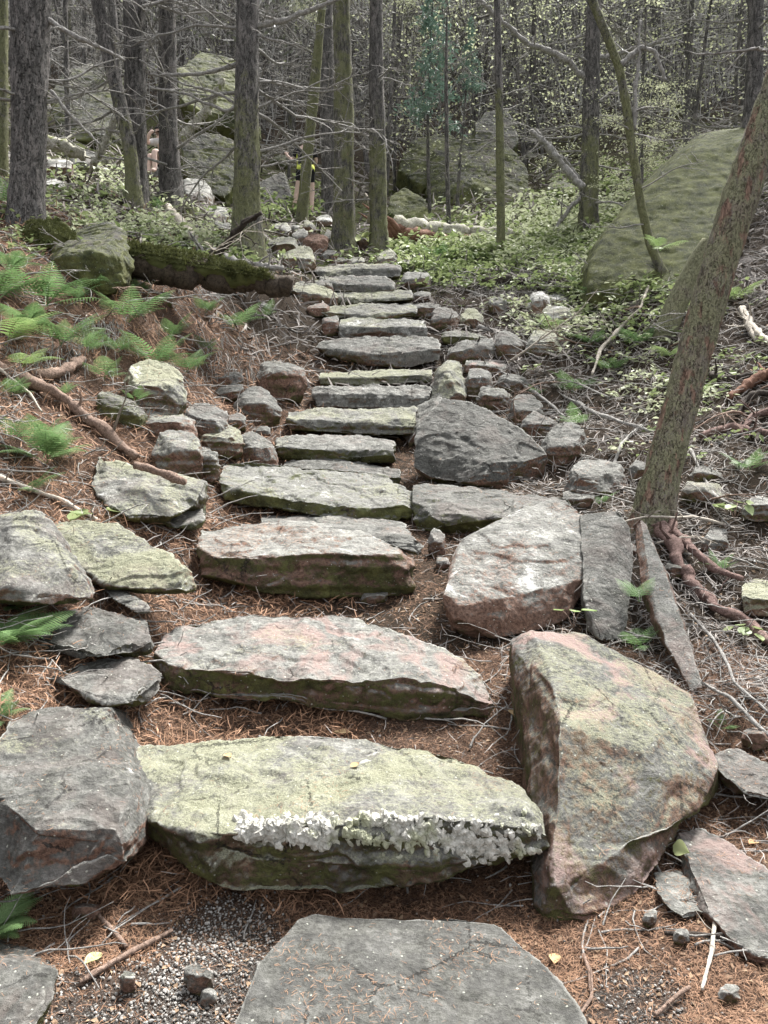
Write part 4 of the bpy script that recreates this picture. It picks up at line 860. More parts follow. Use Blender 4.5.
for i, (px, py, Y, H, s, lab) in enumerate([(690,150,17,6.2,1.25,'leafy sapling with yellow green leaves behind the huge mossy boulder'),(640,160,21,6.8,1.3,'leafy sapling with airy pale leaves right of the sturdy mossy footed trunk'),(735,150,19,7.0,1.3,'leafy sapling at the upper right edge behind the dark upright trunk'),(545,170,24,7.5,1.1,'leafy sapling far back between the slim pole and the sturdy trunk'),(475,150,26,8.0,.8,'leafy sapling with a small bright crown top centre'),(395,150,24,6.5,.7,'leafy sapling with sparse bright leaves right of the trunk pair'),(640,205,16,2.2,.7,'low leafy sapling left of the huge mossy boulder edge'),(288,170,24,5.8,.5,'leafy sapling behind the stout mossy trunk'),(80,130,20,6,.6,'leafy sapling behind the curved mossy trunk'),(15,130,17,5.0,.6,'leafy sapling behind the thickest trunk at the left edge')]):
    sapling(lab, px, py, Y, H, LEAFC[i % 2], (s, s, s * .9), -1.9 * s)
# thicket of slim bare trunks on the slope behind
protos = []
for i in range(5):
    H = 10; rs = random.Random(40 + i); pts = wander((0, 0, -.3), (rs.gauss(0, .03), rs.gauss(0, .03), 1), H, 12, .02, 0, rs); r0 = (.12, .09, .065, .10, .045)[i]
    tm_ = trunk_mesh(pts, list(np.linspace(r0, r0 * .25, len(pts))), 12, disp=.05); tm_.materials.append(BARK)
    a = Acc()
    for b in range(46 if i != 4 else 26):
        t = rs.uniform(.1, .8) * 12; j = int(t); q = pts[j].lerp(pts[min(j + 1, 12)], t - j); an = rs.uniform(0, 6.28); grow(a, q, Vector((math.cos(an), math.sin(an), rs.uniform(-.3, .3))), rs.uniform(.5, 1.9), .014, 1, rs, 4, -.01, 1.1)
    dm = a.mesh('deadwood'); dm.materials.append(FARLIT if i % 2 else DEAD); protos.append((tm_, dm, pts, H))
rs = random.Random(11); placed = []; n = 0
while n < 262:
    px = rs.uniform(-60, 830); Y = rs.uniform(17, 62) if n < 160 else rs.uniform(40, 95); x = (px - 384) / F * Y
    if Y < 23 and (x > -3.5 and x < 1.2): continue
    if Y < 21 and px > 580: continue
    if Y < 22 and 150 < px < 250: continue
    if Y < 26 and 390 < px < 535: continue
    if any((x - a) ** 2 + (Y - b) ** 2 < (.6 + Y * .012) ** 2 for a, b in placed): continue
    placed.append((x, Y)); i = rs.choice((0, 1, 1, 2, 2, 3, 4, 4)); tm_, dm, pts, H = protos[i]
    root = empty('spruce_tree', (x, Y, gz(x, Y))); s = rs.uniform(.8, 1.25); root.rotation_euler = (rs.gauss(0, .04), rs.gauss(0, .05), rs.uniform(0, 6.28)); root.scale = (s, s, rs.uniform(.85, 1.3))
    tag(root, 'slim grey spruce trunk with bare dead twigs in the thicket beyond the trail', 'tree', 'slim trunks in the thicket beyond the trail')
    tr = link('trunk', tm_, None, root); tr['moss'] = rs.uniform(-.3, .45); tr['mossheight'] = 2.0; tr['redbark'] = 0.0
    d_ = link('deadwood', dm, None, root); tag(d_, kind='stuff')
    if Y > 24 and n % 3: c = link('crown', CROWN[n % 2], None, root, pts[-1] * .6); c.scale = (.8, .8, 1.0)
    n += 1
# ------------------------------------------------------------------ ferns
def frond_mesh(seed, L=1.0, pairs=15, sub=9, mat=FERN, curl=.5):
    rs = random.Random(seed); a = Acc(); Q = []; V = []
    t = np.linspace(0, 1, 20); ang = .95 - curl * 1.5 * t ** 1.3; dx = np.cos(ang) / 20; dz = np.sin(ang) / 20
    X = np.concatenate([[0], np.cumsum(dx)])[:20]; Z = np.concatenate([[0], np.cumsum(dz)])[:20]; Yc = .04 * np.sin(t * 3 + seed)
    spine = np.stack([X, Yc, Z], -1) * L
    a.tube(spine, np.linspace(.006, .0015, 20) * L, 4, cap=False)
    for p in range(pairs):
        tp = .22 + .77 * (p / (pairs - 1)) ** .95; i = min(18, int(tp * 19)); f = tp * 19 - i; q = spine[i] * (1 - f) + spine[i + 1] * f; d = spine[i + 1] - spine[i]; d /= np.linalg.norm(d)
        pl = .27 * L * math.sin(min(1, (1 - tp) * 1.35 + .04) * math.pi / 2) * (.75 + .25 * min(1, (tp - .15) * 5)) * rs.uniform(.9, 1.08)
        up = np.array([-d[2], 0, d[0]])
        for s in (-1, 1):
            sd = np.array([0, s, 0]) * .93 + d * .38 - up * .12; sd /= np.linalg.norm(sd); nrm = np.cross(sd, np.cross(up, sd)); w = np.cross(up, sd); w /= np.linalg.norm(w)
            m = max(3, int(sub * (pl / (.30 * L)) + 2))
            for kx in range(m):
                u0 = (kx + .1) / m; lw = L * .017 * (1 - u0) ** .6 * (pl / (.30 * L)) ** .35 + .002 * L; b = q + sd * pl * u0 - up * pl * .18 * u0 * u0; wd = pl / m * 1.0
                for e in (-1, 1):
                    tip = b + w * e * lw + sd * wd * .9; V += [b, b + sd * wd * .9, tip + sd * wd * .25, b + w * e * lw * .75 + sd * wd * .05]; n = len(V); Q.append([n - 4, n - 3, n - 2, n - 1])
    a.add(np.array(V), Q); me = a.mesh('frond', False); me.materials.append(mat); return me
FR = [frond_mesh(i, curl=c) for i, c in enumerate((.5, .7, .35))]; FRP = [frond_mesh(9, mat=FERNP, curl=.8), frond_mesh(12, mat=FERNP, curl=.6)]
FRH = [frond_mesh(20 + i, pairs=22, sub=13, curl=c) for i, c in enumerate((.55, .75))]
def fern(label, px, py, spx, n=6, pale=0, fine=0, az=None, Y=None, spread=3.14, tilt=0.0):
    rs = random.Random(int(px * 3 + py)); p = hit(px, py) if Y is None else at(px, py, Y); root = empty('fern', p + Vector((0, 0, -.01))); tag(root, label, 'fern'); L = spx * p.y / F
    ms = FRP if pale else (FRH if fine else FR); a0 = rs.uniform(0, 6.28) if az is None else az
    for i in range(n):
        a = a0 + (i - (n - 1) / 2) / max(1, n) * 2 * spread + rs.gauss(0, .15); s = L * rs.uniform(.75, 1.15); f = link('frond', ms[i % len(ms)], None, root); f.scale = (s, s, s); f.rotation_euler = (rs.gauss(0, .12), tilt + rs.gauss(.1, .16), a)
R_, L_, T_ = 0.0, math.pi, -math.pi / 2   # directions fronds reach: to the right, to the left, towards the camera
fern('large bright fern at the left edge above the small grey slab', -6, 650, 92, 12, fine=1, az=.1, spread=2.1)
fern('bright fern in the bottom left beside the rounded mossy boulder corner', -12, 935, 70, 8, fine=1, az=.1, spread=1.4)
fern('bright drooping fern above the two broad green leaves', 45, 462, 66, 10, fine=1, az=-.3, spread=2.6)
fern('small fern under the bright drooping fern on the left bank', 28, 492, 42, 4, az=-.3, spread=1.4)
fern('large dark green fern against the moss capped boulder', 45, 305, 70, 9, az=.3, spread=2.6)
fern('fern at the left edge under the flaky trunk', -5, 300, 62, 7, az=0, spread=1.5)
fern('wide fern right of the dark hollow below the streaked boulder', 128, 322, 58, 7, az=-.3, spread=2.2)
fern('pale flat fern low at the left edge', 5, 345, 70, 5, pale=1, az=0, spread=1.1)
fern('second pale fern just below the flat one at the left edge', 20, 368, 50, 4, pale=1, az=0, spread=1.4)
fern('fern in the middle of the left bank', 60, 345, 58, 7, az=-.2, spread=2.0)
fern('full round fern above the pale green boulder', 155, 365, 52, 9, az=0, spread=3.1)
fern('fern right of the full round fern hanging over the roots', 185, 372, 40, 6, az=-.2, spread=2)
fern('little fern left of the pale green boulder', 103, 378, 40, 5, az=-.3, spread=2)
fern('tiny fern on the face of the pale green boulder', 135, 400, 26, 4, az=-.8, spread=1.6, Y=6.3)
fern('feathery fern below the mossy rotten log', 232, 328, 40, 8, az=0, spread=3)
fern('small fern beside the rotten log end', 262, 318, 26, 5)
fern('fern high at the left edge in front of the flaky trunk', 5, 208, 42, 6, az=0, spread=1.4)
fern('small fern at the foot of the straight dark trunks', 158, 212, 20, 5)
fern('fern growing from the gap right of the brown leaning slab', 636, 648, 44, 6, az=0, spread=2.8, Y=4.15)
fern('fern upright in the crack above the gap fern', 640, 600, 36, 4, az=1.6, spread=1, Y=4.3)
fern('small fern behind the upright grey slab', 597, 505, 26, 5, az=0, spread=1.6)
fern('fern in the centre of the right bank', 572, 392, 40, 7)
fern('blue green fern under the huge mossy boulder', 603, 305, 34, 7)
fern('fern below the blue green fern on the right bank', 592, 345, 30, 7)
fern('fern left of the broken mossy trunk', 640, 345, 36, 7)
fern('pale fern at the foot of the broken mossy trunk', 672, 358, 30, 6, pale=1)
fern('pale fern above the broken mossy trunk', 660, 250, 28, 6, pale=1, Y=9.6)
fern('tiny fern at the right beside the grey split slab', 722, 728, 26, 5)
fern('small green fern right of the knobbly grey rock', 535, 395, 18, 5)
fern('pale fern among the undergrowth beside the sturdy trunk', 560, 268, 22, 6, pale=1)
fern('fern near the cave boulder foot', 478, 262, 24, 7)
fern('yellowish fern between the trunk pair and the thin pole', 440, 262, 26, 7)
rs_f = random.Random(21); more = [(75,300,34),(100,292,30),(28,330,44),(86,352,34),(118,352,30),(170,338,34),(205,350,26),(10,395,34),(62,395,26),(8,270,44),(95,268,24),(140,292,24),(205,312,26),(50,432,34),(12,440,34),(18,610,40),(-5,720,44)]
for q_, (x_, y_, s_) in enumerate(more):
    w_ = ['small shaded fern just behind the wide fern near the hollow','small fern under the edge of the streaked boulder','dark fern leaning over the pale ferns at the left','fern below the fern in the middle of the left bank','low fern between the middle and the full round ferns','fern above the full round fern','thin fern at the top of the root curtain','fern by the thick brown fallen branch at the left edge','little fern right of the hollow bark piece','fern at the left edge beneath the moss cushion','fern at the right foot of the streaked boulder','small fern below the mossy rotten log, leftmost of them','small fern below the middle of the mossy rotten log','fern just above the bright drooping fern','fern at the left edge above the bright drooping fern','fern half behind the tall grey green boulder at the left edge','dark fern at the left edge below the large bright fern'][q_]
    fern(w_, x_, y_, s_, rs_f.choice((5, 6, 7, 8)), az=rs_f.uniform(-.8, .5), spread=rs_f.uniform(1.6, 3), fine=1 if s_ > 38 else 0)
for q_, (x_, y_, s_, p_) in enumerate([(548,330,30,1),(612,372,34,0),(575,425,30,0),(735,300,34,1),(748,470,34,0),(700,395,26,1),(622,268,24,0),(585,288,28,0),(720,570,26,0)]):
    fern(['pale fern left of the centre of the right bank','fern between the dead curved twig and the leaning trunk','fern just right of the dark angular boulder','pale fern behind the upper part of the leaning trunk at the right','fern at the right edge above the light grey rounded rock','pale little fern just right of the leaning trunk','fern touching the foot of the crooked thin mossy tree','fern at the lower left corner of the huge mossy boulder','fern beside the stout red root at the right'][q_], x_, y_, s_, 7, pale=p_)
# broad leaved little plants: plant > stem, leaf
def leafplant(label, px, py, n, spx, hgt, Y=None, mat=UNDER, flatl=.3):
    rs = random.Random(int(px + py)); p = hit(px, py) if Y is None else at(px, py, Y); root = empty('leafy_plant', p); tag(root, label, 'plant'); s = spx * p.y / F
    for i in range(n):
        a = rs.uniform(0, 6.28); r = rs.uniform(.3, .9) * s * 1.3; tip = Vector((math.cos(a) * r, math.sin(a) * r, hgt * s * rs.uniform(.6, 1.1)))
        ac = Acc(); ac.tube([Vector(), tip * .5 + Vector((0, 0, hgt * s * .2)), tip], [.03 * s, .025 * s, .015 * s], 4); link('stem', ac.mesh('stem'), STICK, root)
        uu = np.linspace(0, 1, 9); w = np.sin(uu ** .7 * math.pi) * .42 * s; Lf = s * rs.uniform(.8, 1.1)
        V = np.concatenate([np.stack([uu * Lf, -w, .08 * s * np.ones(9) - uu * .15 * s], -1), np.stack([uu * Lf, w * 0, -uu * .15 * s], -1), np.stack([uu * Lf, w, .08 * s * np.ones(9) - uu * .15 * s], -1)])
        Q = [[i, i + 1, 10 + i, 9 + i] for i in range(8)] + [[9 + i, 10 + i, 19 + i, 18 + i] for i in range(8)]
        lf = link('leaf', mesh_from('leaf', V, [Q]), mat, root, tip); lf.rotation_euler = (rs.gauss(0, .2), rs.gauss(0, flatl), a)
leafplant('two broad blue green leaves over the long mossy boulder', 88, 518, 4, 26, .35)
leafplant('seedling with pale leaves in the dark gap below the tilted pale block', 573, 628, 3, 15, 1.2, Y=4.05, mat=FERNP)
leafplant('leafy plant right of the leaning trunk above the root', 735, 522, 9, 14, 1.3)
leafplant('small leafy plant at the right edge over the red root', 750, 640, 7, 14, 1.0)
leafplant('bright small leafy plant beside the tilted grey plate', 532, 378, 7, 9, 1.4)
leafplant('little green sprig between the second step and the small left slab', 150, 672, 6, 10, 1.2)
leafplant('pair of pale leaves beside the dark angular boulder', 528, 470, 3, 9, .5, mat=FERNP)
leafplant('bright yellow green sprout between the mossy trunk pair', 362, 250, 12, 8, 1.6, mat=YLEAF)
leafplant('leafy plant under the stout trunk foot', 225, 245, 9, 9, 1.2)
# undergrowth: nobody could count it
def leafmass(name, spots, mat, size, label, seed):
    r_ = np.random.default_rng(seed); P = []; S = []
    for (px, py, sx, sy, n, h) in spots:
        m = int(n); X = r_.normal(px, sx, m // 9); Yp = r_.normal(py, sy, m // 9)
        for x, y in zip(X, Yp):
            if y < 150: continue
            p = hit(x, y); 
            if p.y > 32: continue
            k = 9; q = r_.normal(0, 1, (k, 3)) * np.array([.10, .10, .04]) * (p.y / 14 + .2); q[:, 2] = np.abs(q[:, 2]) + h * r_.uniform(.2, 1)
            P.append(np.array(p) + q); S.append(np.full(k, (p.y / 14 + .25)))
    P = np.vstack(P); S = np.concatenate(S); P[:, 2] = np.maximum(P[:, 2], 0); M = rotmats(len(P), .4) * (S * r_.uniform(.6, 1.3, len(P)))[:, None, None]; s = size
    base = np.array([[0, 0, 0], [s * .35, -s * .28, s * .08], [s * .8, -s * .16, s * .02], [s * 1.05, 0, -s * .06], [s * .8, s * .16, s * .02], [s * .35, s * .28, s * .08]])
    me = instance_mesh(name, base, [[0, 1, 2, 3], [0, 3, 4, 5]], M, P); tag(link(name, me, mat), label, kind='stuff')
leafmass('undergrowth', [(450,262,40,12,2700,.12),(545,262,40,14,1700,.15),(490,285,50,8,500,.08),(620,250,22,14,1300,.15),(610,292,26,7,900,.12),(690,300,25,12,500,.08),(280,205,26,9,900,.15),(130,240,70,14,1000,.06),(600,320,40,25,700,.06),(215,262,26,8,600,.1),(640,190,60,18,1100,.2),(520,230,70,10,800,.2),(700,380,45,40,500,.05),(60,200,60,14,800,.08)], UNDER, .085, 'low green leafy undergrowth on the forest floor', 1)
leafmass('pale_undergrowth', [(560,236,30,14,2600,.15),(600,262,30,16,1800,.12),(520,250,22,8,1300,.12),(450,250,40,10,900,.1),(560,320,30,12,1300,.05),(140,232,50,10,1500,.05),(590,215,50,16,1700,.2),(640,222,20,20,900,.2),(480,245,16,5,600,.1),(665,385,30,30,700,.04),(205,245,26,9,700,.05),(110,190,50,14,900,.05)], SUNUNDER, .075, 'undergrowth leaves painted pale as if in sun', 2)
# ---- moss carpets
def fuzz(name, me, loc, mat, n, L, parent=None, upmin=.2):
    "short moss blades over the upper faces of a mesh"
    V = get_co(me); Nn = get_no(me); k = np.where(Nn[:, 2] > upmin)[0]; i = rng.choice(k, n); P = V[i] + rng.normal(0, L * .4, (n, 3)) * np.array([1, 1, .15])
    M = rotmats(n, .5, up=Nn[i]) * rng.uniform(.6, 1.3, n)[:, None, None]; b = np.array([[-L * .13, 0, -L * .3], [L * .13, 0, -L * .3], [L * .04, 0, L], [-L * .04, 0, L]])
    return link(name, instance_mesh(name, b, [[0, 1, 2, 3]], M, P), mat, parent, None if parent else loc)
def mosscap(label, pts, name='moss_cushion'):
    o = rock(label, A(fit(pts)), name, 'moss', vox=.02, rough=1.6, sm=3, moss=2, lichen=0, rust=-1, white=-1); o.data.materials.clear(); o.data.materials.append(MOSSM); f = fuzz('moss_tuft', o.data, None, MOSSM, 5000, .03, o); return o
mosscap('round dark moss cushion on top of the streaked boulder', [(22,236,7.6),(30,221,7.9),(60,219,8.0),(75,228,7.9),(72,243,7.6),(40,248,7.5),(50,225,7.5)])
# ---- fallen logs, sticks, roots
def yl(x, y): return hit(x, y + 13).y - .12
lp = [(x, y, w, yl(x, y)) for x, y, w in [(122,262,27),(160,270,27),(200,276,25),(240,282,23),(270,286,22),(294,290,19)]]; y0_ = min(p[3] for p in lp) + .1; lp = [(x, y, w, y0_ + .0016 * (x - 122)) for x, y, w, _ in lp]
lg = limb('black rotten log with thick green moss on top left of the stair', lp, y0_, mat=LOGM, name='fallen_log', cat='log', twigs=0, k=20)
mx = Acc(); P3 = [at(x, y - 6, Y) for x, y, w, Y in lp[:5]]; P3 = [P3[min(3, int(t))].lerp(P3[min(3, int(t)) + 1], t - min(3, int(t))) for t in np.linspace(0, 4, 44)]; mx.tube([p - lg.location for p in P3], np.interp(np.linspace(0, 4, 44), range(5), [.11, .16, .14, .13, .05]), 22); mm = mx.mesh('moss'); V = get_co(mm); V += get_no(mm) * (fbm(V * 8, 3) * .09)[:, None]; set_co(mm, V); mo_ = link('moss', mm, MOSSM, lg); fuzz('moss_tuft', mm, None, MOSSM, 12000, .035, mo_, -.3)
limb('long fallen log with pale weathered top across the slope behind the trunk pair', [(392,226,20,16.2),(440,232,19,16.2),(510,238,15,16.3),(570,243,12,16.4),(642,250,9,16.5)], 16.2, mat=PALELOG, name='fallen_log', cat='log', twigs=5, k=18)
limb('red rotten log lying under the pale fallen log', [(382,232,16,16),(430,240,16,16),(480,246,13,16),(512,251,8,16)], 16, mat=REDW, name='fallen_log', cat='log', twigs=0, k=14)
a = Acc()
for (x0, y0, x1, y1, w) in [(398,238,362,203,9),(402,236,376,210,8),(392,240,372,220,10),(388,236,358,212,5)]:
    p, q = at(x0, y0, 15.9), at(x1, y1, 15.8); a.tube([p, p.lerp(q, .5) + Vector((.03, 0, .02)), q], [w / 2 * .02, w * .009, .004], 8, jit=.3)
o = link('torn_trunk', a.mesh('torn_trunk'), REDW); tag(o, 'splintered red heartwood of a snapped trunk behind the trunk pair', 'log')
a = Acc(); p, q = at(371,222,15.6), at(365,193,15.6); a.tube([p, p.lerp(q, .5) + Vector((.1, 0, 0)), q], [.10, .07, .01], 8, jit=.25); a.tube([at(376,222,15.6), at(384,206,15.6)], [.08, .03], 7, jit=.3); tag(link('pale_splinter', a.mesh('pale_splinter'), PALE), 'pale pointed wood splinter standing between the trunk pair', 'wood')
limb('thick brown fallen branch running down the left bank', [(-12,366,12),(25,385,12),(70,408,11),(105,436,10),(137,464,8)], 0, mat=STICK, cat='branch', name='fallen_branch', twigs=3, onground=True, lift=.03, k=12)
limb('thin pale stick on the left bank below the drooping fern', [(-8,478,6),(30,492,5),(60,503,5),(98,524,4)], 0, mat=PALE, name='stick', cat='stick', twigs=1, onground=True, lift=.02)
limb('cut branch piece lying over the long mossy boulder', [(136,466,7,5.35),(155,470,8,5.3),(184,481,8,5.2)], 5.3, mat=STICK, name='stick', cat='stick', twigs=0)
limb('bent brown stick on the litter at the bottom left', [(80,987,6),(105,972,6),(140,952,7),(173,934,5)], 0, mat=STICK, name='stick', cat='stick', twigs=1, onground=True, lift=.01)
limb('short brown stick crossing the litter at the bottom left', [(99,917,4),(112,932,5),(128,950,4)], 0, mat=STICK, name='stick', cat='stick', twigs=0, onground=True, lift=.008)
limb('forked grey twig beside the small square rock at the lower right', [(718,886,4),(716,920,4),(711,960,4),(702,996,3)], 0, mat=PALE, name='twig', cat='stick', twigs=3, onground=True, lift=.02)
limb('dark twig pointing at the flat brownish slab', [(664,938,4),(700,940,5),(735,942,4),(752,936,4)], 0, mat=BLACKW, name='twig', cat='stick', twigs=2, onground=True, lift=.015)
limb('brown twig near the bottom edge right of the flat slab', [(655,1020,5),(668,1008,5),(690,992,4)], 0, mat=STICK, name='twig', cat='stick', twigs=1, onground=True, lift=.015)
limb('brown stick near the bottom edge against the flat slab', [(583,958,5),(590,975,5),(592,1000,4),(580,1018,3)], 0, mat=STICK, name='stick', cat='stick', twigs=2, onground=True, lift=.01)
limb('stout red root running down right from the leaning trunk', [(656,532,17),(664,545,13),(676,560,11),(690,592,10),(712,612,9),(740,626,9),(785,655,7)], 0, mat=ROOTM, name='tree_root', cat='root', twigs=5, onground=True, lift=.025, k=14)
limb('thinner red root lying beside the stout one', [(664,528,9),(690,560,8),(712,575,7),(740,590,5)], 0, mat=ROOTM, name='tree_root', cat='root', twigs=3, onground=True, lift=.06, k=8)
limb('dead curved twig across the right bank under the huge boulder', [(592,385,2),(600,360,4),(622,336,4),(640,318,3),(648,296,3)], 0, mat=PALE, name='twig', cat='stick', twigs=4, onground=True, lift=.12)
limb('dark arched root over the hollow right of the twelfth step', [(463,298,7),(478,287,12),(505,283,13),(525,287,10),(545,282,6)], 12.6, mat=BLACKW, name='tree_root', cat='root', twigs=3, k=10)
limb('dead forked branch reaching up beside the stout mossy trunk', [(190,262,9,10.8),(222,250,8,10.7),(230,236,6,10.6),(246,222,5,10.5),(262,213,4,10.4)], 10.7, mat=BLACKW, name='dead_branch', cat='branch', twigs=6)
limb('tangled dark branch lying left of the stout mossy trunk', [(193,262,12,10.9),(215,255,14,10.9),(240,264,8,10.8),(285,270,4,10.6)], 10.9, mat=DEAD, name='dead_branch', cat='branch', twigs=10)
limb('pale peeled pole lying on the slope left of the dead branch', [(168,214,7),(180,229,9),(194,248,8)], 0, mat=PALE, name='fallen_branch', cat='branch', twigs=0, onground=True, lift=.08)
limb('pale log lying between the two left trunks', [(44,142,12,13.5),(62,146,12,13.5),(84,152,11,13.6)], 13.5, mat=PALELOG, name='fallen_log', cat='log', twigs=2, k=12)
limb('pale barkless pole leaning between the left trunks', [(94,165,7,13),(106,140,7,13),(119,113,6,13)], 13, mat=PALELOG, name='dead_branch', cat='branch', twigs=1)
limb('mossy bare limb slanting in front of the overhanging boulder', [(181,140,9,15),(193,128,9,15),(208,108,8,15),(221,80,6,15)], 15, mat=PALELOG, name='dead_branch', cat='branch', twigs=2)
limb('grey bare limb with stubs leaning on the sturdy trunk', [(583,188,8,15),(565,168,7,15),(548,148,6,15),(532,128,4,15)], 15, mat=DEAD, name='dead_branch', cat='branch', twigs=9)
limb('brown hollow bark piece on the left bank', [(28,374,5),(45,381,10),(66,376,11),(84,364,8)], 0, mat=STICK, name='bark_piece', cat='bark', twigs=1, onground=True, lift=.03, k=12)
limb('long twig standing out from the bank under the ferns', [(-5,372,3),(14,388,3),(30,402,3),(42,420,2)], 0, mat=PALE, name='twig', cat='stick', twigs=1, onground=True, lift=.06)
limb('peeled white stick at the right beside the broken trunk', [(740,312,4),(748,330,5),(756,345,4)], 0, mat=PALE, name='stick', cat='stick', twigs=0, onground=True, lift=.05)
for i, pth in enumerate([[(690,620,3),(715,650,3),(735,690,3),(768,720,2)], [(640,430,4),(620,450,3),(612,475,3)], [(742,312,5),(752,330,6),(770,350,5)], [(565,400,3),(600,420,4),(650,436,3)], [(700,440,6),(730,432,8),(775,440,8)], [(690,370,6),(720,385,7),(765,380,7)], [(690,455,3),(712,500,3),(750,520,3)], [(700,690,3),(730,705,4),(768,745,4)], [(480,330,4),(520,345,4),(560,360,3)], [(500,375,2),(530,392,3),(565,420,2)]]):
    limb(['thin grey root trailing from the red root to the right edge','short grey root left of the leaning trunk','weathered root stub on the upper right bank','grey root crossing the middle of the right bank','dark root at the right edge above the pale flat rock','dark root at the right edge above the lower dark root','grey root hanging down right of the leaning trunk','grey root low at the right edge above the split slab','grey root running out from the long mossy slab','thin grey root below the tilted grey plate'][i], pth, 0, mat=[DEAD, DEAD, PALE, DEAD, ROOTM, BLACKW, DEAD, DEAD, DEAD, DEAD][i], name='tree_root', cat='root', twigs=5, onground=True, lift=.04)
for i, (pth, m_) in enumerate([([(728,402,6),(748,386,10),(768,380,14),(800,384,12)],REDW),([(736,420,4),(744,404,7),(760,398,8),(800,402,8)],BLACKW),([(740,436,4),(752,420,7),(772,416,8),(800,424,6)],ROOTM),([(756,446,4),(762,430,6),(780,428,6)],BLACKW)]):
    limb(['reddish bark slab topping the root heap at the right edge', 'black hooked root just under the reddish bark slab', 'brown hooked root in the middle of the root heap at the right edge', 'lowest black hooked root of the heap at the right edge'][i], pth, 0, mat=m_, name='tree_root', cat='root', twigs=2, onground=True, lift=.03, k=9)

rs = random.Random(99)
for q_ in range(56):
    right_ = q_ < 40; px = rs.uniform(500, 765) if right_ else rs.uniform(0, 215); py = rs.uniform(255, 560) if right_ else rs.uniform(225, 450)
    if right_ and px < 640 and py > 480: continue
    h = hit(px, py); an = rs.uniform(0, 6.28); L = rs.uniform(.35, 1.0) * (.6 + h.y / 12); a = Acc(); grow(a, Vector((0, 0, .01)), Vector((math.cos(an), math.sin(an) * .6, rs.uniform(.02, .3))), L, .006 + L * .006, 2, rs, 5, -.03)
    o = link('dead_branch', a.mesh('dead_branch'), rs.choice((DEAD, DEAD, PALE, STICK)), None, h + Vector((0, 0, .03))); tag(o, 'bare dead branch with side twigs lying in the tangle on the ' + ('right' if right_ else 'left') + ' bank', 'branch', 'dead branches in the tangle on the ' + ('right' if right_ else 'left') + ' bank')
# ------------------------------------------------------------------ litter (uncountable)
def region(n, py0, py1, px0=-60, px1=830, power=1.0, seed=0, keep=None):
    "random terrain points spread evenly over a part of the picture's ground"
    r_ = np.random.default_rng(seed); Yg = np.linspace(1.3, 24, 900); out = []
    # choose depths so that density per unit ground falls with distance
    Y = np.exp(r_.uniform(math.log(py0), math.log(py1), n)); X = (r_.uniform(px0, px1, n) - 384) / F * (Y * 1.02); k = np.ones(n, bool) if keep is None else keep(X, Y, r_)
    X, Y = X[k], Y[k]; return np.stack([X, Y, ground(X, Y)], -1)
def slope_up(P, e=.05):
    gx_ = (ground(P[:, 0] + e, P[:, 1], True) - P[:, 2]) / e; gy_ = (ground(P[:, 0], P[:, 1] + e, True) - P[:, 2]) / e
    return np.stack([-gx_, -gy_, np.ones(len(P))], -1)
def needles(name, P, L, w, mat, label, tilt=.3, lift=.004, seed=0):
    up = slope_up(P); n = len(P); M = rotmats(n, tilt, up=up) * rng.uniform(.5, 1.4, n)[:, None, None] * np.maximum(1, P[:, 1] / 3.2)[:, None, None] ** .8
    b = np.array([[0, -w, 0], [0, w, 0], [L * .5, w + L * .05, L * .05], [L * .5, -w + L * .05, L * .05], [L, w * .4, 0], [L, -w * .4, 0]])
    P = P + up / np.linalg.norm(up, axis=1)[:, None] * (np.abs(rng.normal(0, lift, n)) + .002)[:, None]
    me = instance_mesh(name, b, [[0, 1, 2, 3], [3, 2, 4, 5]], M, P); return tag(link(name, me, mat), label, kind='stuff')
GC = [(hit(215, 965), .20, .30), (hit(120, 1010), .3, .16), (hit(640, 1000), .12, .12)]
def kn(X, Y, r_):
    z = zones(X, Y)[:, 0]; pr = np.clip(z * 1.25 - .15, .03, 1); n_ = fbm(np.stack([X * 4, Y * 4, 0 * X], -1), 3); pr = pr * np.clip(.85 + 1.4 * n_, .4, 1)
    for c, rx, ry in GC: pr = np.where(((X - c.x) / rx) ** 2 + ((Y - c.y) / ry) ** 2 < 1, pr * .16, pr)
    return r_.uniform(0, 1, len(X)) < pr
def kr(X, Y, r_): return r_.uniform(0, 1, len(X)) < np.clip((X - .5) * .5 + .3, .12, 1) * np.where(Y < 3.6, .3, 1)
needles('needle_litter', region(330000, 1.7, 9.5, keep=kn, seed=1), .020, .00055, NEEDLE, 'thick carpet of red brown fallen spruce needles', lift=.007)
needles('needle_litter', region(40000, 2.5, 13, px0=-60, px1=360, keep=kn, seed=4), .05, .0014, NEEDLE, 'coarser brown litter on the left bank', lift=.02, tilt=.5)
needles('twig_litter', region(60000, 2.6, 15, keep=kr, seed=2), .06, .0014, NEEDLEG, 'grey twig litter over the right bank', tilt=.55, lift=.02)
needles('twig_litter', region(14000, 9, 26, seed=3), .08, .004, NEEDLEG, 'grey twig litter on the far slope', tilt=.5, lift=.03)
P = region(9000, 1.7, 10, seed=31); n = len(P); up = slope_up(P); s = .010; bb = np.array([[-s, -s * .5, 0], [0, -s * .6, s * .25], [s * 1.1, 0, 0], [0, s * .6, s * .2]])
tag(link('leaf_litter', instance_mesh('leaf_litter', bb, [[0, 1, 2, 3]], rotmats(n, .35, up=up) * (rng.uniform(.25, 1.2, n) ** 1.6 * np.maximum(1, P[:, 1] / 3.5))[:, None, None], P + np.array([0, 0, .004])), CHIP), 'broken dry leaves and bark flakes in the litter', kind='stuff')
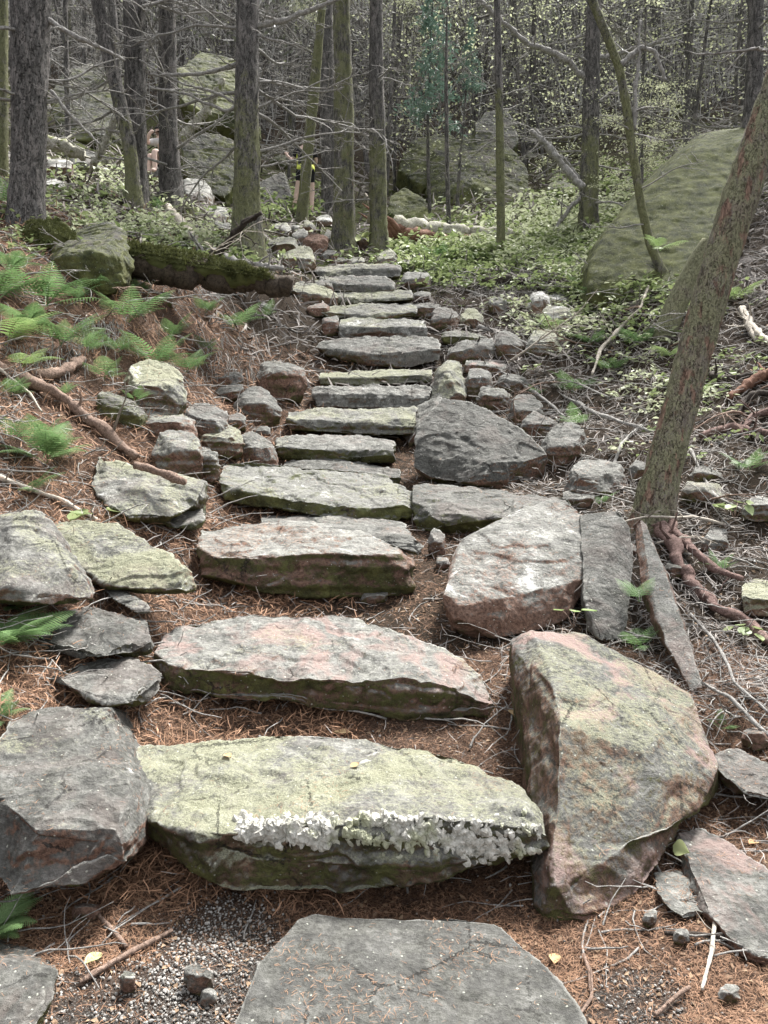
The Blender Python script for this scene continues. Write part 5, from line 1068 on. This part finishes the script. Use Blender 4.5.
# longer crooked twigs
a = Acc(); P = region(4200, 2.2, 15, seed=7, keep=lambda X, Y, r_: ((np.abs(X + .15) > .7) | (r_.uniform(0, 1, len(X)) < .12)) & ((Y > 3.4) | (r_.uniform(0, 1, len(X)) < .4))); rs = random.Random(3)
for p in P:
    s = .7 + p[1] / 9; L = rs.uniform(.08, .38) * s; an = rs.uniform(0, 6.28); pts = wander(Vector(p) + Vector((0, 0, .01)), (math.cos(an), math.sin(an), rs.uniform(-.05, .25)), L, 6, .16, -.02, rs)
    gg = ground(np.array([q.x for q in pts]), np.array([q.y for q in pts])); 
    for q, g_ in zip(pts, gg): q.z = max(q.z, g_ + .004)
    a.tube(pts, np.linspace(.0032, .0014, len(pts)) * s * rs.uniform(.6, 1.7), 4, cap=False)
tag(link('twig_litter', a.mesh('twig_litter'), DEAD), 'crooked dead twigs strewn over the banks', kind='stuff')
# rootlets hanging under the cut bank on the left
a = Acc()
for k in range(420):
    px, py = rs.choice([(rs.uniform(195, 262), rs.uniform(340, 382)), (rs.uniform(75, 130), rs.uniform(325, 350)), (rs.uniform(470, 560), rs.uniform(288, 300)), (rs.uniform(10, 90), rs.uniform(345, 385))]); p = hit(px, py) + Vector((0, -.03, .08)); a.tube(wander(p, (rs.gauss(0, .3), -.3, -1), rs.uniform(.1, .3), 5, .2, -.05, rs), [.004, .004, .0035, .003, .002, .0015], 3, cap=False)
tag(link('rootlets', a.mesh('rootlets'), DEAD), 'fine rootlets hanging from the eroded bank edge', kind='stuff')
# gravel
def kg(cx, cy, rx, ry): return lambda X, Y, r_: (((X - cx) / rx) ** 2 + ((Y - cy) / ry) ** 2 + r_.normal(0, .45, len(X))) < .8
P = np.vstack([region(110000, 1.6, 3.0, seed=11, keep=kg(GC[0][0].x, GC[0][0].y, .20, .32)), region(30000, 1.6, 2.6, seed=12, keep=kg(GC[1][0].x, GC[1][0].y, .32, .2)), region(30000, 1.6, 2.6, seed=14, keep=kg(GC[2][0].x, GC[2][0].y, .12, .14)), region(5000, 1.7, 7, seed=13)])
cube = IV[:0]; ib = bmesh.new(); bmesh.ops.create_icosphere(ib, subdivisions=1, radius=1); V0 = np.array([v.co[:] for v in ib.verts]); T0 = [[v.index for v in f.verts] for f in ib.faces]; ib.free()
V0 = V0 * (1 + .3 * vnoise(V0 * 2 + 5))[:, None] * np.array([1, .75, .6]); n = len(P); sz = .0012 + .0065 * rng.uniform(0, 1, n) ** 5
sz *= np.maximum(1, P[:, 1] / 2.6); P[:, 2] += sz * .5 + .002; me = instance_mesh('gravel', V0, T0, rotmats(n, .6) * sz[:, None, None], P); tag(link('gravel', me, GRAVEL), 'fine pale gravel among the needles at the foot of the steps', kind='stuff')
# litter that fell on the stones: dropped onto real stone tops
VV_, FF_ = [], []; nn = 0
for o in ROCKS:
    if o.location.y > 8.5: continue
    V = get_co(o.data) + np.array(o.location); VV_.append(V); FF_ += [tuple(i + nn for i in p.vertices) for p in o.data.polygons]; nn += len(V)
TB = BVHTree.FromPolygons([tuple(v) for v in np.vstack(VV_)], FF_); P = []; U = []
for k in range(26000):
    Y = math.exp(rng.uniform(math.log(1.6), math.log(8.0))); x = rng.uniform(-.55, .5) * Y
    h = TB.ray_cast(Vector((x, Y, 6)), Vector((0, 0, -1)))
    if h[0] is None or h[1].z < .75: continue
    nz = vnoise(np.array([[x * 5, Y * 5, 0]]))[0]
    if h[0].z - gz(x, Y) > .3 and rng.uniform() < .5: continue
    if nz < .35 and rng.uniform() < .93: continue
    P.append(h[0]); U.append(h[1])
P = np.array(P); U = np.array(U); n = len(P); L, w = .016, .0005; M = rotmats(n, .12, up=U) * rng.uniform(.5, 1.4, n)[:, None, None] * np.maximum(1, P[:, 1] / 3.5)[:, None, None]
b = np.array([[0, -w, 0], [0, w, 0], [L * .5, w + L * .08, L * .04], [L * .5, -w + L * .08, L * .04], [L, w * .4, 0], [L, -w * .4, 0]]); tag(link('needle_litter', instance_mesh('needle_litter', b, [[0, 1, 2, 3], [3, 2, 4, 5]], M, P + U * .003), NEEDLE), 'stray needles lying on the stones', kind='stuff')
# single fallen leaves
def leaf(label, px, py, spx, mat, yaw, onrock=True):
    d = raydir(px, py).normalized(); h = TB.ray_cast(EYE, d) if onrock else (None,); p = h[0] if h[0] is not None else hit(px, py); nrm = h[1] if h[0] is not None else Vector((0, 0, 1)); s = spx * p.y / F
    uu = np.linspace(0, 1, 7); w = np.sin(uu ** .8 * math.pi) * .36 * s; z = -.3 * s * (uu - .5) ** 2
    V = np.concatenate([np.stack([uu * s - s / 2, -w, .1 * s + z], -1), np.stack([uu * s - s / 2, 0 * w, z], -1), np.stack([uu * s - s / 2, w, .1 * s + z], -1)]); Q = [[i, i + 1, 8 + i, 7 + i] for i in range(6)] + [[7 + i, 8 + i, 15 + i, 14 + i] for i in range(6)]
    o = link('fallen_leaf', mesh_from('fallen_leaf', V, [Q]), mat, None, p + nrm * (.006 + .08 * s)); o.rotation_mode = 'QUATERNION'; o.rotation_quaternion = nrm.to_track_quat('Z', 'Y') @ Euler((0, 0, yaw)).to_quaternion(); tag(o, label, 'leaf')
leaf('small orange leaf lying on the lowest step', 228, 758, 12, DRYLEAF, .3)
leaf('dry brown leaf at the back edge of the lowest step', 342, 735, 18, DRYLEAF, 0)
leaf('reddish leaf fragment right of centre on the lowest step', 355, 767, 11, DRYLEAF, .8)
leaf('pale yellow green leaf on the litter at the bottom left', 93, 962, 22, YLEAF, 1.0, False)
leaf('pale yellow green leaf on the flat brownish slab at the lower right', 684, 850, 24, YLEAF, .2)
leaf('curled tan leaf near the olive stone at the flat slab', 555, 962, 18, DRYLEAF, 1.3, False)
leaf('yellow leaf on the litter near the right edge', 753, 845, 14, DRYLEAF, .5, False)
leaf('long orange leaf left of the forked grey twig', 703, 872, 16, DRYLEAF, 2.2, False)
leaf('tan leaf between the second step and the large lichened boulder', 515, 716, 20, DRYLEAF, 1.4, False)
# ------------------------------------------------------------------ hikers
def skin_body(name, verts, edges, radii, mat, parent, loc, sub=2):
    me = bpy.data.meshes.new(name); me.from_pydata(verts, edges, []); o = bpy.data.objects.new(name, me); COL.objects.link(o)
    s = o.modifiers.new('s', 'SKIN'); s.use_smooth_shade = True; ss = o.modifiers.new('d', 'SUBSURF'); ss.levels = sub; ss.render_levels = sub
    for i, r in enumerate(radii): v = me.skin_vertices[0].data[i]; v.radius = r if isinstance(r, tuple) else (r, r); v.use_root = (i == 0)
    dg = bpy.context.evaluated_depsgraph_get(); dg.update(); out = bpy.data.meshes.new_from_object(o.evaluated_get(dg)); bpy.data.objects.remove(o)
    out.name = name; out.materials.clear(); return link(name, out, mat, parent, loc)
def blob(acc, c, r, n=2): acc.add(IV * np.array(r) + np.array(c), T=IT)
# walking up the trail, seen from behind, 1.72 m
fp = at(306, 216, 18.9); hk = empty('person', (fp.x, 18.9, gz(fp.x, 18.9))); 
tag(hk, 'hiker in black top and shorts with yellow stripes, half behind the thin leaning trunk', 'person')
V = [(0,0,.92),(0,0,1.1),(0,.02,1.3),(0,.02,1.45),(0,.03,1.53),(0,.05,1.63),(0,.04,1.71),
 (.10,0,.88),(.14,.05,.50),(.13,-.02,.10),(.13,.06,.05),(.13,.16,.03), (-.11,0,.88),(-.20,-.02,.50),(-.27,-.10,.12),(-.27,-.03,.05),(-.27,.08,.03),
 (.19,.02,1.43),(.235,.10,1.19),(.15,.28,1.12),(.12,.34,1.12), (-.20,.02,1.43),(-.30,.05,1.20),(-.42,.10,1.32),(-.46,.12,1.40)]
E = [(0,1),(1,2),(2,3),(3,4),(4,5),(5,6),(0,7),(7,8),(8,9),(9,10),(10,11),(0,12),(12,13),(13,14),(14,15),(15,16),(3,17),(17,18),(18,19),(19,20),(3,21),(21,22),(22,23),(23,24)]
Rr = [(.16,.12),(.14,.10),(.16,.11),(.13,.09),.055,.085,.07,.10,.062,.042,.045,.035,.10,.062,.042,.045,.035,.055,.042,.034,.035,.055,.042,.034,.035]
skin_body('body', V, E, Rr, SKIN, hk, None)
a = Acc()
for sgn, hx, hy, hz in ((1,.12,.34,1.12),(-1,-.46,.12,1.40)):
    for f in range(4): a.tube([(hx + (f - 1.5) * .02, hy, hz), (hx + (f - 1.5) * .024, hy + .04, hz + .03 * (sgn < 0)), (hx + (f - 1.5) * .025, hy + (.075, .085, .08, .065)[f], hz + .02 * (sgn < 0) - .02)], [.009, .008, .006], 6)
    a.tube([(hx - sgn * .03, hy - .01, hz), (hx - sgn * .055, hy + .03, hz + .01)], [.01, .008], 6)
link('hand', a.mesh('hand'), SKIN, hk)
skin_body('shirt', [(0,0,.98),(0,0,1.1),(0,.02,1.3),(0,.02,1.43),(0,.02,1.49),(.19,.02,1.42),(.22,.08,1.26),(-.20,.02,1.42),(-.285,.045,1.26)], [(0,1),(1,2),(2,3),(3,4),(3,5),(5,6),(3,7),(7,8)], [(.20,.14),(.19,.13),(.205,.14),(.18,.115),.07,.08,.065,.07,.058], BLACKC, hk, None)
a = Acc(); a.tube([(0,0,.95),(0,0,1.0),(0,0,1.06)], [.21,.208,.20], 20); link('yellow_waistband', a.mesh('yellow_waistband'), YELLOWC, hk)
a = Acc(); a.tube([(-.165,-.02,1.06),(-.175,0,1.2),(-.18,.0,1.34)], [.03,.03,.025], 8); link('yellow_side_panel', a.mesh('yellow_side_panel'), YELLOWC, hk)
skin_body('shorts', [(0,0,.95),(.10,0,.86),(.13,.03,.64),(-.11,0,.86),(-.17,-.01,.66)], [(0,1),(1,2),(0,3),(3,4)], [(.17,.135),.125,.10,.125,.10], BLACKC, hk, None)
a = Acc(); blob(a, (0,.035,1.655), (.088,.105,.10)); blob(a, (0,-.03,1.60), (.07,.06,.09)); link('hair', a.mesh('hair'), HAIR, hk)
for nm, x, y in (('shoe',.13,.06),('shoe',-.27,-.02)): a = Acc(); blob(a, (x, y, .045), (.05,.14,.055)); link(nm, a.mesh('shoe'), SHOE, hk)
# resting among the boulders, mostly hidden by the trunks
sp_ = at(161, 170, 16.6); sk = empty('person', sp_); tag(sk, 'person in a pale top sitting mostly hidden between two dark left trunks', 'person')
stone('pale boulder under the sitting person between the dark left trunks', 142, 180, 168, 173, 192, dep=1.2, Y=16.3, tone=.9, white=.6, lichen=.3)
V = [(.08,.2,.12),(.05,.2,.3),(.02,.17,.5),(0,.14,.62),(-.01,.12,.70),(-.03,.08,.79),(-.03,.06,.86),(.16,.05,.16),(-.05,-.30,.28),(-.02,-.36,-.12),(-.05,-.48,-.16),(0,.05,.14),(-.16,-.25,.20),(-.15,-.32,-.14),(-.18,-.44,-.17),(.18,.1,.58),(.2,-.05,.38),(.02,-.18,.36),(-.18,.08,.58),(-.26,-.08,.5),(-.16,-.16,.66),(-.1,-.12,.72)]
E = [(0,1),(1,2),(2,3),(3,4),(4,5),(5,6),(0,7),(7,8),(8,9),(9,10),(0,11),(11,12),(12,13),(13,14),(3,15),(15,16),(16,17),(3,18),(18,19),(19,20),(20,21)]
skin_body('body', V, E, [(.15,.12),(.14,.10),(.15,.10),(.12,.08),.055,.09,.075,.09,.065,.045,.035,.09,.065,.045,.035,.055,.042,.035,.055,.042,.034,.032], SKIN, sk, None)
skin_body('shirt', [(.07,.2,.2),(.05,.2,.32),(.02,.17,.5),(0,.14,.60),(.18,.1,.57),(.2,0,.44),(-.18,.08,.57),(-.24,-.03,.52)], [(0,1),(1,2),(2,3),(3,4),(4,5),(3,6),(6,7)], [(.165,.13),(.155,.115),(.165,.115),(.13,.09),.07,.055,.07,.055], GREYC, sk, None)
skin_body('shorts', [(.08,.2,.13),(.14,.06,.16),(.03,-.12,.23),(.01,.06,.14),(-.08,-.10,.18)], [(0,1),(1,2),(0,3),(3,4)], [(.16,.13),.11,.09,.11,.09], BLACKC, sk, None)
a = Acc(); blob(a, (-.02,.11,.85), (.092,.10,.095)); link('hair', a.mesh('hair'), HAIR, sk)
a = Acc(); a.tube([(-.10,-.02,.80),(-.03,-.045,.805),(.04,-.02,.80)], [.018,.02,.018], 6); link('sunglasses', a.mesh('sunglasses'), BLACKC, sk)

# ------------------------------------------------------------------ far wood that reads as one mass
r_ = np.random.default_rng(77); n = 76000; Y = r_.uniform(26, 88, n); X = r_.uniform(-.58, .58, n) * Y; Z = ground(X, Y) + r_.uniform(0, 1, n) ** 1.3 * (3 + Y * .12)
an = r_.uniform(0, 6.283, n); el_ = np.where(r_.uniform(0, 1, n) < .5, r_.normal(1.5, .15, n), r_.normal(.1, .35, n)); D = np.stack([np.cos(an) * np.cos(el_), np.sin(an) * np.cos(el_), np.sin(el_)], -1)
Lh = r_.uniform(.5, 2.2, n); w_ = r_.uniform(.006, .018, n) * (1 + Y / 60); S = np.cross(D, np.array([.0, 1, .01])); S /= np.linalg.norm(S, axis=1)[:, None]; U2 = np.cross(D, S)
C = np.stack([X, Y, Z], -1); bend = r_.normal(0, .12, n)[:, None] * S * Lh[:, None]; rings = []
for t in (0, .5, 1):
    c_ = C + D * (Lh * t)[:, None] + bend * (4 * t * (1 - t)); ww = w_ * (1.15 - .9 * t)
    rings += [c_ + S * ww[:, None], c_ - S * (ww * .5)[:, None] + U2 * (ww * .87)[:, None], c_ - S * (ww * .5)[:, None] - U2 * (ww * .87)[:, None]]
V = np.stack(rings, 1).reshape(-1, 3); q = np.array([[a * 3 + b, a * 3 + (b + 1) % 3, a * 3 + 3 + (b + 1) % 3, a * 3 + 3 + b] for a in (0, 1) for b in range(3)]); Q = (q[None] + (np.arange(n) * 9)[:, None, None]).reshape(-1, 4)
h_ = (n // 2) * 6; tag(link('distant_thicket', mesh_from('distant_thicket', V, [Q[:h_]]), FARLIT), 'tangle of dead twigs and stems with brightened colour filling the far wood', kind='stuff')
tag(link('distant_thicket', mesh_from('distant_thicket', V, [Q[h_:]]), BARK), 'darker twigs and stems in the tangle of the far wood', kind='stuff')
def farleaf(name, n, mat, size, seed, hz, xr, label, y0=24, y1=85):
    r_ = np.random.default_rng(seed); m = n // 30; Y = r_.uniform(y0, y1, m); X = r_.uniform(xr[0], xr[1], m) * Y; Z = ground(X, Y) + r_.uniform(hz[0], hz[1], m)
    P = np.repeat(np.stack([X, Y, Z], -1), 30, axis=0) + r_.normal(0, 1, (m * 30, 3)) * np.array([.55, .55, .16]); s = size; M = rotmats(len(P), .5) * (r_.uniform(.6, 1.3, len(P)) * (.6 + P[:, 1] / 50))[:, None, None]
    tag(link(name, instance_mesh(name, np.array([[0, 0, 0], [s * .5, -s * .3, s * .06], [s, 0, -s * .05], [s * .5, s * .3, s * .06]]), [[0, 1, 2, 3]], M, P), mat), label, kind='stuff')
farleaf('distant_foliage', 30000, SPRUCE, .16, 5, (2.5, 11), (-.55, .55), 'dull grey green foliage of the far wood')
farleaf('distant_foliage', 42000, LEAFY, .08, 6, (.5, 7), (.0, .55), 'light yellow green foliage of the far wood', 18, 60)
farleaf('distant_foliage', 9000, LEAFY, .08, 8, (1.5, 7), (-.5, .1), 'sparse light foliage of the far wood', 24, 60)
# light
w = bpy.data.worlds.new('World'); scene.world = w; w.use_nodes = True; t = w.node_tree; t.nodes.clear()
sky = t.nodes.new('ShaderNodeTexSky'); sky.sky_type = 'NISHITA'; sky.sun_disc = False; sky.sun_elevation = R(58); sky.sun_rotation = R(35); sky.dust_density = 3.0; sky.air_density = 1.0
hs = t.nodes.new('ShaderNodeHueSaturation'); hs.inputs['Saturation'].default_value = .12
bg = t.nodes.new('ShaderNodeBackground'); bg.inputs[1].default_value = .11; out = t.nodes.new('ShaderNodeOutputWorld')
t.links.new(sky.outputs[0], hs.inputs['Color']); t.links.new(hs.outputs[0], bg.inputs[0]); t.links.new(bg.outputs[0], out.inputs[0])
ld = bpy.data.lights.new('sun', 'SUN'); ld.energy = 3.9; ld.angle = R(12); ld.color = (1, .965, .91); lo = bpy.data.objects.new('sun', ld); COL.objects.link(lo)
el, az = R(58), R(35)
dirv = Vector((math.sin(az) * math.cos(el), math.cos(az) * math.cos(el), math.sin(el)))
lo.rotation_euler = dirv.to_track_quat('Z', 'Y').to_euler(); lo.location = (3, 5, 12)
vs = scene.view_settings; vs.view_transform = 'Standard'; vs.look = 'None'; vs.gamma = 1; vs.exposure = 1.65
scene.cycles.max_bounces = 6; scene.cycles.diffuse_bounces = 3; scene.cycles.transparent_max_bounces = 4; scene.cycles.use_denoising = True
